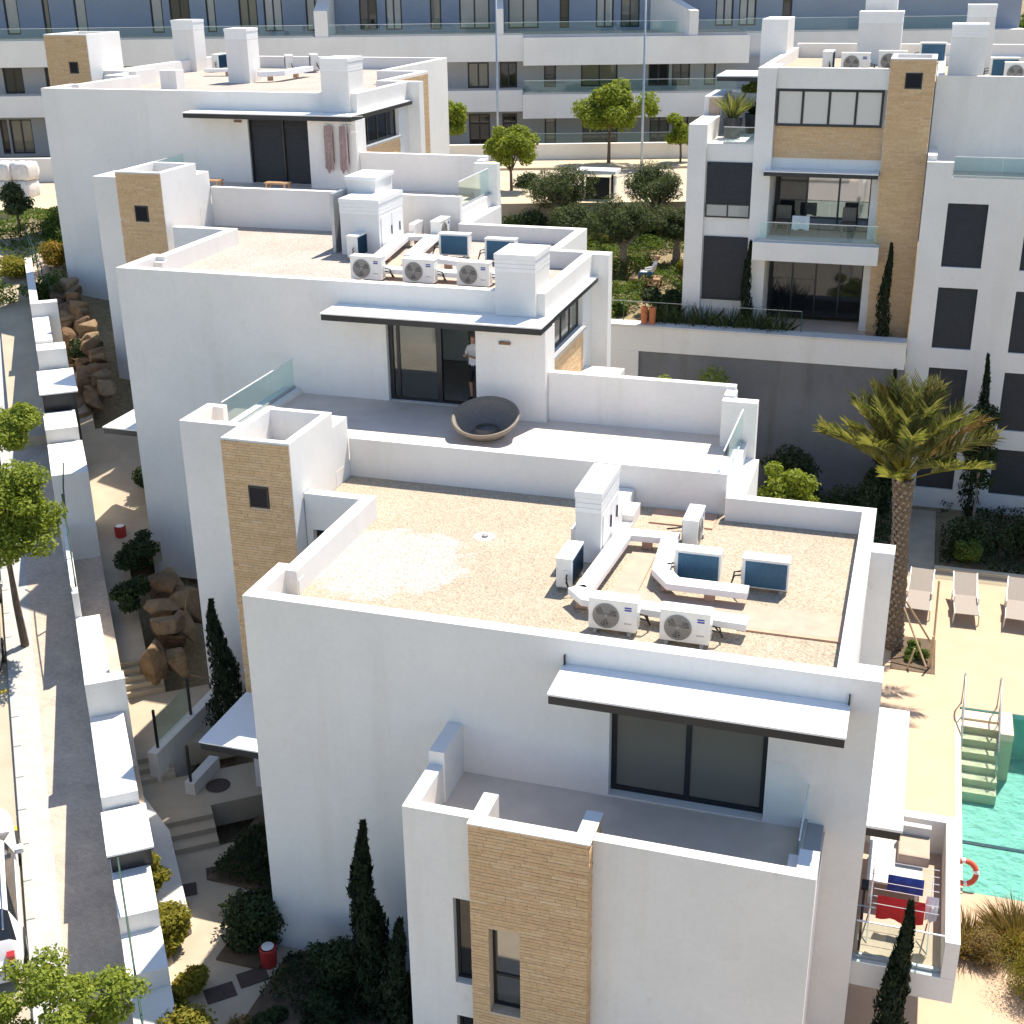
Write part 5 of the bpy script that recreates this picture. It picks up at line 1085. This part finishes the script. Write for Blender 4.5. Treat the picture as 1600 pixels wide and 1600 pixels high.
for x in (-4.5, -3.1): MB().box(x, x+.08, 41.5, 41.58, 8.6, 11.15).build('roof_post', 'dark_metal', gt)
vn = thing('delivery_cart', 'green parked cart behind the garden gate', 'cart', (-2.3, 46, 9.4)); MB().box(-2.9, -1.7, 45.6, 46.6, 9.7, 10.5).build('tub', 'green_paint', vn, bevel=.05); MB().box(-2.95, -1.65, 45.55, 46.65, 10.5, 10.6).build('lid', 'green_paint', vn)
for x in (-2.7, -1.9): torus(Matrix.Translation((x, 45.6, 9.55)) @ Matrix.Rotation(R(90), 4, 'X'), .14, .05, 14, 6).build('wheel', 'rubber', vn)
for x, l in ((1.42, 'left of two tall orange clay pots on retaining wall'), (1.72, 'right of two tall orange clay pots on retaining wall')):
    r = thing('clay_pot', l, 'pot', (x, 27.6, 7.97), 'clay pots on the wall'); MB().lathe([(.0, 0), (.11, 0), (.13, .55), (.145, .6), (.12, .62), (.11, .55), (0, .52)], 16, (x, 27.62, 7.97)).build('body', 'orange_clay', r, smooth=False)
# hanging chair on the middle terrace
ch = thing('wicker_chair', 'round brown wicker basket chair on the middle terrace', 'chair', (1.40, 9.45, 9.85))
Mc = Matrix.Translation((1.40, 9.42, 10.34)) @ Matrix.Rotation(R(4), 4, 'Z') @ Matrix.Rotation(R(18), 4, 'X')
shell = MB(Mc); nr, na = 10, 36
V = []; F = []
for i in range(nr+1):
    q = i/nr*R(78)
    for j in range(na): t = 2*math.pi*j/na; V.append((.78*math.sin(q)*math.cos(t), .78*math.sin(q)*math.sin(t), -.62*math.cos(q)+.13))
for i in range(nr):
    for j in range(na): F.append((i*na+j, i*na+(j+1) % na, (i+1)*na+(j+1) % na, (i+1)*na+j))
shell.add(V, F); so_ = shell.build('basket', 'wicker', ch, smooth=True); sm = so_.modifiers.new('thick', 'SOLIDIFY'); sm.thickness = .035
torus(Mc, .775, .04, 40, 8).build('rim', 'wicker_rim', ch, smooth=True)
wv = MB(Mc)
for j in range(0, na): 
    t = 2*math.pi*j/na; wv.tube([(.755*math.sin(q)*math.cos(t), .755*math.sin(q)*math.sin(t), -.60*math.cos(q)+.13) for q in np.linspace(R(8), R(76), 7)], .012, 4)
stuff(wv.build('weave', 'wicker_rim', ch, weld=False))
MB().lathe([(.42, 0), (.45, .05), (.30, .10), (.26, .22)], 24, (1.40, 9.48, 9.852)).build('base', 'wicker', ch)
# side balcony furniture
dt = thing('laundry_rack', 'white folding laundry rack on the side balcony', 'laundry rack', (11.5, 1.2, 4.47))
for x in (11.1, 12.1):
    MB().tube([(x, .7, 4.48), (x, 1.5, 5.45)], .014, 5).build('leg', 'white_metal', dt); MB().tube([(x, 1.5, 4.48), (x, .7, 5.45)], .014, 5).build('leg', 'white_metal', dt)
for y in np.linspace(.55, 1.75, 7): MB().tube([(11.05, y, 5.45), (12.2, y, 5.45)], .007, 4).build('rod', 'white_metal', dt)
def cloth(label, mat, x0, x1, y, z, drop, seed, name='towel', cat='towel'):
    rng = random.Random(seed); m = MB(); V = []; F = []; nx, nz = 10, 9
    prof = [(-.055, -drop)] + [(-.05+.0*i, -drop*(1-i/4)) for i in range(1, 4)] + [(0, .02)] + [(.05, -drop*.8*(i/4)) for i in range(1, 5)]
    for i in range(nx+1):
        x = x0+(x1-x0)*i/nx
        for (dy, dz) in prof: V.append((x, y+dy+.02*math.sin(i*1.7+seed)*(-dz/drop), z+dz*(1+.06*math.sin(i*.9+seed))))
    k = len(prof)
    for i in range(nx):
        for j in range(k-1): F.append((i*k+j, (i+1)*k+j, (i+1)*k+j+1, i*k+j+1))
    o = m.add(V, F).build(name, mat); tag(o, label, cat); s = o.modifiers.new('thick', 'SOLIDIFY'); s.thickness = .008; return o
cloth('blue towel hung on the laundry rack', 'blue_cloth', 11.35, 11.95, 1.35, 5.47, .28, 1); cloth('red towel hung on the laundry rack', 'red_cloth', 11.2, 11.98, .75, 5.46, .42, 2)
cloth('white cloths hung at right end of laundry rack', 'white_cloth', 12.0, 12.2, .95, 5.46, .45, 3)
tbx = thing('balcony_table', 'pale rectangular table with raised block on the side balcony', 'table', (11.4, 2.4, 4.47)); MB().box(11.0, 11.95, 1.75, 3.3, 4.95, 5.0).build('top', 'plaster_old', tbx)
for x in (11.05, 11.85):
    for y in (1.8, 3.2): MB().box(x, x+.06, y, y+.06, 4.47, 4.95).build('leg', 'plaster_old', tbx)
sb = thing('bench_seat', 'pale cushioned bench standing on the side balcony', 'bench', (11.75, 2.9, 4.47)); MB().box(11.5, 12.05, 2.35, 3.0, 5.001, 5.22).build('cushion', 'terracotta_pale', sb, bevel=.03); MB().box(11.5, 12.05, 3.0, 3.12, 5.001, 5.4).build('back', 'plaster_old', sb)
bk = thing('bicycle', 'dark bicycle leaning against the wall of the side balcony', 'bicycle', (11.0, .8, 4.47))
for y in (.55, 1.35): torus(Matrix.Translation((10.98, y, 4.80)) @ Matrix.Rotation(R(90), 4, 'Y'), .30, .022, 22, 6).build('wheel', 'rubber', bk)
fb = MB(); 
for a, b in (((10.98, .55, 4.8), (10.98, .72, 5.2)), ((10.98, .72, 5.2), (10.98, 1.18, 5.15)), ((10.98, .74, 5.12), (10.98, .98, 4.78)), ((10.98, .98, 4.78), (10.98, 1.2, 5.25)), ((10.98, .98, 4.78), (10.98, 1.35, 4.8)), ((10.98, 1.18, 5.1), (10.98, 1.35, 4.8))): fb.tube([a, b], .016, 6)
fb.build('frame', 'dark_metal', bk, weld=False); MB().box(10.92, 11.04, 1.1, 1.34, 5.25, 5.30).build('saddle', 'rubber', bk); MB().tube([(10.75, .68, 5.25), (10.98, .72, 5.22), (11.2, .68, 5.25)], .013, 5).build('handlebar', 'grey_metal', bk)
# clothes on farther terrace
cloth('left of two striped towels hung on white corner box of farther block', 'striped_cloth', -8.75, -8.45, 23.22, 15.15, 1.45, 4); cloth('right of two striped towels hung on white corner box of farther block', 'striped_cloth', -8.2, -7.9, 23.22, 15.15, 1.45, 5)
for i, (x, l) in enumerate(((-12.4, 'low wooden bench left on terrace of farther block'), (-9.9, 'low wooden bench right on terrace of farther block'))):
    r = thing('terrace_bench', l, 'bench', (x, 22.0, 13.07)); MB().box(x-.4, x+.4, 21.6, 22.0, 13.45, 13.5).build('seat', 'wood', r)
    for dx in (-.36, .3):
        for y in (21.62, 21.94): MB().box(x+dx, x+dx+.06, y, y+.05, 13.07, 13.45).build('leg', 'wood', r)
# right-hand block roof terrace plants
for x, y, l, m_, hh in ((3.75, 31.2, 'dark square planter with feathery palm on right-hand terrace', 'leaf_palm', 1.0), (4.35, 32.6, 'dark bowl planter with dark plant on right-hand terrace', 'leaf_dark', .5)):
    r = grass(l, (x, y, 14.85), (.15, .15), hh, 160, m_, int(x*10), 'potted_plant', 'potted plant', .02, .9); MB().lathe([(.0, -.7), (.3, -.7), (.36, 0), (.3, 0), (0, -.05)], 16, (x, y, 14.86)).build('pot', 'pot_dark', r)
shrub('bright green plants above terrace wall of right-hand block', (4.2, 34.2, 15.3), (.7, .3, .4), 1200, .12, 'leaf_bright', 211)
for i, (x, y, z, sx, l) in enumerate(((5.9, 29.9, 11.03, .9, 'dark chair among clutter on balcony of right-hand block'), (8.2, 29.9, 11.03, .8, 'dark wicker seat at right end of right-hand balcony'))):
    r = thing('balcony_chair', l, 'chair', (x, y, z)); MB().box(x-.3*sx, x+.3*sx, y-.3, y+.3, z+.35, z+.45).build('seat', 'wicker', r, bevel=.03); MB().box(x-.3*sx, x+.3*sx, y+.25, y+.33, z+.45, z+.95).build('backrest', 'wicker', r, bevel=.03)
    for dx in (-.28, .24):
        for dy in (-.28, .24): MB().box(x+dx*sx, x+dx*sx+.04, y+dy, y+dy+.04, z, z+.35).build('leg', 'wicker', r)
cloth('white and blue cloth draped over the balcony of right-hand block', 'white_cloth', 6.3, 6.9, 29.3, 11.75, .45, 6)
# white builders' sacks at the upper left
for i, (da, dz) in enumerate(((0, 0), (.95, 0), (.05, .85), (1.0, .85))):
    w = EW(-24.2+da*.98, 64.5, ground_z(*EW(-25, 66.5, 0)[:2])+dz); bm = bmesh.new(); bmesh.ops.create_cube(bm, size=1); bmesh.ops.subdivide_edges(bm, edges=bm.edges, cuts=4, use_grid_fill=True)
    rg = np.random.default_rng(500+i)
    for v in bm.verts:
        p = v.co; b_ = 1+.16*(1-(2*p.z)**2)*(.6+.4*abs(math.sin(p.x*9+p.y*7+i))); v.co = Vector((p.x*b_*.85+rg.normal()*.015, p.y*b_*.85+rg.normal()*.015, (p.z+.5)*.82+rg.normal()*.015))
    vs = [tuple(w+v.co) for v in bm.verts]; fs = [tuple(v.index for v in f.verts) for f in bm.faces]; bm.free()
    r = thing('builders_sack', ('lower left big white sack at upper left', 'lower right big white sack at upper left', 'upper left big white sack on the pile', 'upper right big white sack on the pile')[i], 'sack', tuple(w), 'big white sacks'); MB().add(vs, fs).build('bag', 'bag_white', r, smooth=True)
    for sx in (-.3, .3): torus(Matrix.Translation(w+Vector((sx, -.3, .84))) @ Matrix.Rotation(R(90), 4, 'X'), .09, .012, 10, 5).build('loop', 'bag_white', r)

# cars on the street
def make_car(mat):
    r = thing('parked_car', 'x', 'car', (0, 0, 0))
    st = [(-2.1, .74, .62, .62), (-2.0, .82, .78, .80), (-1.75, .86, .90, 1.05), (-1.3, .88, .93, 1.42), (-.6, .88, .93, 1.50), (.1, .88, .92, 1.48), (.55, .88, .92, 1.36), (1.1, .87, .92, .96), (1.6, .84, .84, .86), (1.95, .76, .72, .74), (2.08, .66, .60, .60)]
    ring = []
    for x, w, zb, zr in st:
        wr = w*(.80 if zr-zb > .2 else .92); h = [(w*.95, .28), (w, .5), (w*.985, zb-.05), (w*.95, zb), (wr, max(zb+.01, zr-.10)), (wr*.85, max(zb+.015, zr-.01)), (0, zr+.02)]
        ring.append([(x, -y, z) for y, z in h] + [(x, y, z) for y, z in h[-2::-1]])
    m = MB(); k = len(ring[0]); V = [p for q in ring for p in q]; F = []; G = []
    for i in range(len(st)-1):
        for j in range(k-1):
            f = (i*k+j, (i+1)*k+j, (i+1)*k+j+1, i*k+j+1)
            glass = j in (3, k-5) and 3 <= i <= 5 or (j in (3, 4, 5, 6, 7, 8) and i in (6, 2) and j not in (3, 8))
            (G if glass else F).append(f)
    F += [tuple(range(k-1, -1, -1)), tuple(range((len(st)-1)*k, len(st)*k))]
    b = m.add(V, F).build('body', mat, r, smooth=True)
    MB().add(V, G).build('windows', 'glass_dark', r, smooth=True)
    MB().box(-2.0, 2.0, -.8, .8, .22, .30).build('underbody', 'rubber', r)
    for x in (-1.3, 1.28):
        for y in (-.80, .80):
            Mw = Matrix.Translation((x, y, .31)) @ Matrix.Rotation(R(90), 4, 'X'); w = MB(Mw).lathe([(.17, -.11), (.29, -.11), (.31, -.08), (.31, .08), (.29, .11), (.17, .11)], 22).build('wheel', 'rubber', r); MB(Mw).lathe([(0, -.105), (.18, -.10), (.18, .10), (0, .105)], 22).build('rim', 'grey_metal', w)
    for y in (-.95, .95): MB().box(.42, .58, y-.09, y+.09, .94, 1.08).build('mirror', mat, r, bevel=.03)
    for y in (-.70, .62): MB().box(-2.06, -1.93, y-.03, y+.11, .66, .92).build('tail_light', 'car_red', r)
    for y in (-.66, .5): MB().box(1.93, 2.05, y, y+.16, .58, .70).build('headlight', 'white_metal', r)
    MB().tube([(-1.9, -.62, 1.52), (.2, -.62, 1.54)], .018, 5).build('roof_rail', 'chrome', r); MB().tube([(-1.9, .62, 1.52), (.2, .62, 1.54)], .018, 5).build('roof_rail', 'chrome', r)
    return r
ang = math.atan2(UY, UX)
c1 = make_car('car_white'); c1['label'] = 'white car parked at the kerb at left picture edge'; c1['group'] = 'parked cars'; c1.location = S(2.6, -5.52, -.1); c1.rotation_euler = (0, -math.atan(.2054), ang)
c2 = make_car('car_grey'); c2['label'] = 'grey car with red tail light farther uphill at left picture edge'; c2['group'] = 'parked cars'; c2.location = S(11.6, -5.55, -.1); c2.rotation_euler = (0, -math.atan(.2054), ang)

# ================================================================== people
def figure(label, loc, rz, J, E, colour, hair=True):
    """one continuous body grown with a skin modifier; J: joint -> (x,y,z,r), E: bones"""
    names = list(J); me = bpy.data.meshes.new('body'); me.from_pydata([J[n][:3] for n in names], [], []) if False else me.from_pydata([J[n][:3] for n in names], [(names.index(a), names.index(b)) for a, b in E], [])
    o = bpy.data.objects.new('body_tmp', me); col.objects.link(o); sk = o.modifiers.new('skin', 'SKIN'); sk.use_smooth_shade = True
    for i, n in enumerate(names):
        sv = me.skin_vertices[0].data[i]; rr = J[n][3]; sv.radius = (rr, J[n][4] if len(J[n]) > 4 else rr); sv.use_root = (n == 'pelvis')
    ss = o.modifiers.new('sub', 'SUBSURF'); ss.levels = ss.render_levels = 2
    dg = bpy.context.evaluated_depsgraph_get(); ev = o.evaluated_get(dg); nm = bpy.data.meshes.new_from_object(ev); bpy.data.objects.remove(o)
    r = thing('person', label, 'person', loc); b = bpy.data.objects.new('body', nm); col.objects.link(b); b.parent = r
    nm.materials.clear(); mats = []
    for p in nm.polygons:
        mname = colour(p.center)
        if mname not in mats: mats.append(mname); nm.materials.append(MAT[mname])
        p.material_index = mats.index(mname); p.use_smooth = True
    if hair:
        hd = Vector(J['head'][:3]); MB().lathe([(.0, .125), (.06, .115), (.10, .07), (.113, .01), (.105, -.04)], 14, (hd.x, hd.y+.012, hd.z+.02)).build('hair', 'hair', r, smooth=True)
    r.location = loc; r.rotation_euler = (0, 0, rz); return r
E0 = [('pelvis', 'belly'), ('belly', 'chest'), ('chest', 'neck'), ('neck', 'head'), ('head', 'crown')]
for s in 'LR': E0 += [('chest', 'sh'+s), ('sh'+s, 'el'+s), ('el'+s, 'wr'+s), ('wr'+s, 'ha'+s), ('pelvis', 'hip'+s), ('hip'+s, 'kn'+s), ('kn'+s, 'an'+s), ('an'+s, 'to'+s)]
Js = {'pelvis': (0, 0, .92, .14, .11), 'belly': (0, 0, 1.10, .14, .10), 'chest': (0, .01, 1.32, .155, .11), 'neck': (0, 0, 1.48, .055), 'head': (0, -.02, 1.60, .095, .105), 'crown': (0, -.01, 1.70, .075)}
for s, q in (('L', 1), ('R', -1)):
    Js.update({'sh'+s: (.17*q, .01, 1.38, .06), 'el'+s: (.24*q, -.06, 1.13, .043), 'wr'+s: (.12*q, -.28, 1.22, .03), 'ha'+s: (.05*q, -.34, 1.27, .034), 'hip'+s: (.09*q, 0, .86, .09), 'kn'+s: (.10*q, -.02, .48, .058), 'an'+s: (.10*q, .02, .08, .04), 'to'+s: (.11*q, -.14, .04, .04)})
def col_stand(c):
    if c.z > 1.49: return 'skin'
    if c.z > .95: return 'skin' if (c.y < -.14 or (abs(c.x) > .21 and c.z < 1.24)) else 'white_cloth'
    if c.z > .47: return 'black_cloth'
    return 'rubber' if c.z < .09 else 'skin'
figure('person in white T-shirt and dark shorts standing inside the open terrace door', (.28, 11.95, 9.865), R(-15), Js, E0, col_stand)
Jt = {'pelvis': (0, 0, .52, .14, .12), 'belly': (.07, 0, .68, .13, .10), 'chest': (.16, 0, .88, .15, .11), 'neck': (.20, 0, 1.05, .055), 'head': (.20, 0, 1.17, .095, .10), 'crown': (.21, 0, 1.27, .07)}
for s, q in (('L', 1), ('R', -1)):
    Jt.update({'sh'+s: (.16, .17*q, .95, .06), 'el'+s: (.02, .24*q, .72, .043), 'wr'+s: (-.20, .18*q, .70, .03), 'ha'+s: (-.28, .16*q, .68, .034), 'hip'+s: (-.04, .09*q, .50, .09), 'kn'+s: (-.44, .12*q, .60, .062), 'an'+s: (-.50, .12*q, .12, .042), 'to'+s: (-.66, .13*q, .06, .04)})
figure('person in blue trousers and light top sitting on the wooden seat in upper garden', (.55, 33.1, 8.05), R(10), Jt, E0, lambda c: 'skin' if c.z > 1.05 or (c.x < -.15 and c.z > .66 and abs(c.y) > .1 and c.z > .66 and c.x > -.34 and False) else 'denim' if c.z < .60 else 'white_cloth')
bn = thing('garden_bench', 'low wooden seat with brown cushion under the seated person', 'bench', (.3, 33.1, 8.0)); MB().box(-.3, .95, 32.75, 33.5, 8.30, 8.42).build('seat', 'wood', bn, bevel=.01)
for x in (-.25, .85):
    for y in (32.8, 33.4): MB().box(x, x+.07, y, y+.07, 7.95, 8.30).build('leg', 'wood', bn)
MB().box(-.9, -.35, 32.3, 32.9, 7.95, 8.25).build('crate', 'stake_wood', bn)

# low planting that covers the garden beds as one mass
def cover(name, label, x0, x1, y0, y1, n, mat, size, h, seed, zf=None):
    rng = np.random.default_rng(seed); q = np.stack([rng.uniform(x0, x1, n), rng.uniform(y0, y1, n)], 1)
    den = np.sin(q[:, 0]*1.9+seed)+np.sin(q[:, 1]*1.5+seed*2)+np.sin(q[:, 0]*.8-q[:, 1]*1.1)
    q = q[den > -.9]; n = len(q); hh = (.25+.75*np.clip((np.sin(q[:, 0]*2.3+seed)*np.cos(q[:, 1]*2.0)+1)/2, 0, 1))*h
    z = np.array([ground_z(a, b) if zf is None else zf for a, b in q]); P = np.stack([q[:, 0], q[:, 1], z+hh*np.sqrt(rng.random(n))], 1); N = rng.normal(size=(n, 3))*.6+np.array([0, 0, .7])
    V, F = leaf_arrays(rng, P, N, size, .45); o = stuff(npmesh(name, V, F, mat)); tag(o, label, 'ground cover')
cover('ground_cover', 'mixed green ground cover in the upper garden around the olive trees', -8.5, 2.4, 28.2, 44, 60000, 'leaf_mid', .13, .7, 3)
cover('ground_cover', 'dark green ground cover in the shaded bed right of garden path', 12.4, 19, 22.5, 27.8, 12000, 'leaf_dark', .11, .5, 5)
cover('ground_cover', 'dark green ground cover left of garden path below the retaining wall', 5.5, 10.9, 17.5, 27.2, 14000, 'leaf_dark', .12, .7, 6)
cover('ground_cover', 'green and yellow garden ground cover at far left beside farther block', -29, -20.4, 25.5, 33, 14000, 'leaf_mid', .13, .5, 8)

cover('ground_cover', 'dark ivy-like ground cover in the bed below the entrance canopy', -2.25, .1, 1.35, 3.55, 5000, 'leaf_dark', .09, .3, 9, 2.37)
cover('ground_cover', 'dark ground cover in the shaded bed at foot of nearest block', .35, 3.7, -4.1, -.1, 9000, 'leaf_dark', .09, .35, 10, 2.27)

for i, (a, d, R3, mat, l) in enumerate(((-2.6, 58.6, (1.3, .8, .8), 'leaf_mid', 'leftmost hedge shrub along the near pavement of back street'), (.6, 59.0, (1.4, .8, .8), 'leaf_dark', 'second hedge shrub from left along the near pavement'), (3.4, 59.2, (1.3, .8, .7), 'leaf_mid', 'third hedge shrub from left along the near pavement'), (6.6, 59.2, (1.4, .8, .8), 'leaf_olive', 'fourth hedge shrub from left along the near pavement'), (9.2, 59.0, (1.3, .8, .9), 'leaf_mid', 'rightmost hedge shrub along the near pavement'))):
    w = EW(a, d, 0); shrub(l, (w.x, w.y, ground_z(w.x, w.y)), R3, 4200, .15, mat, 600+i, k=14)
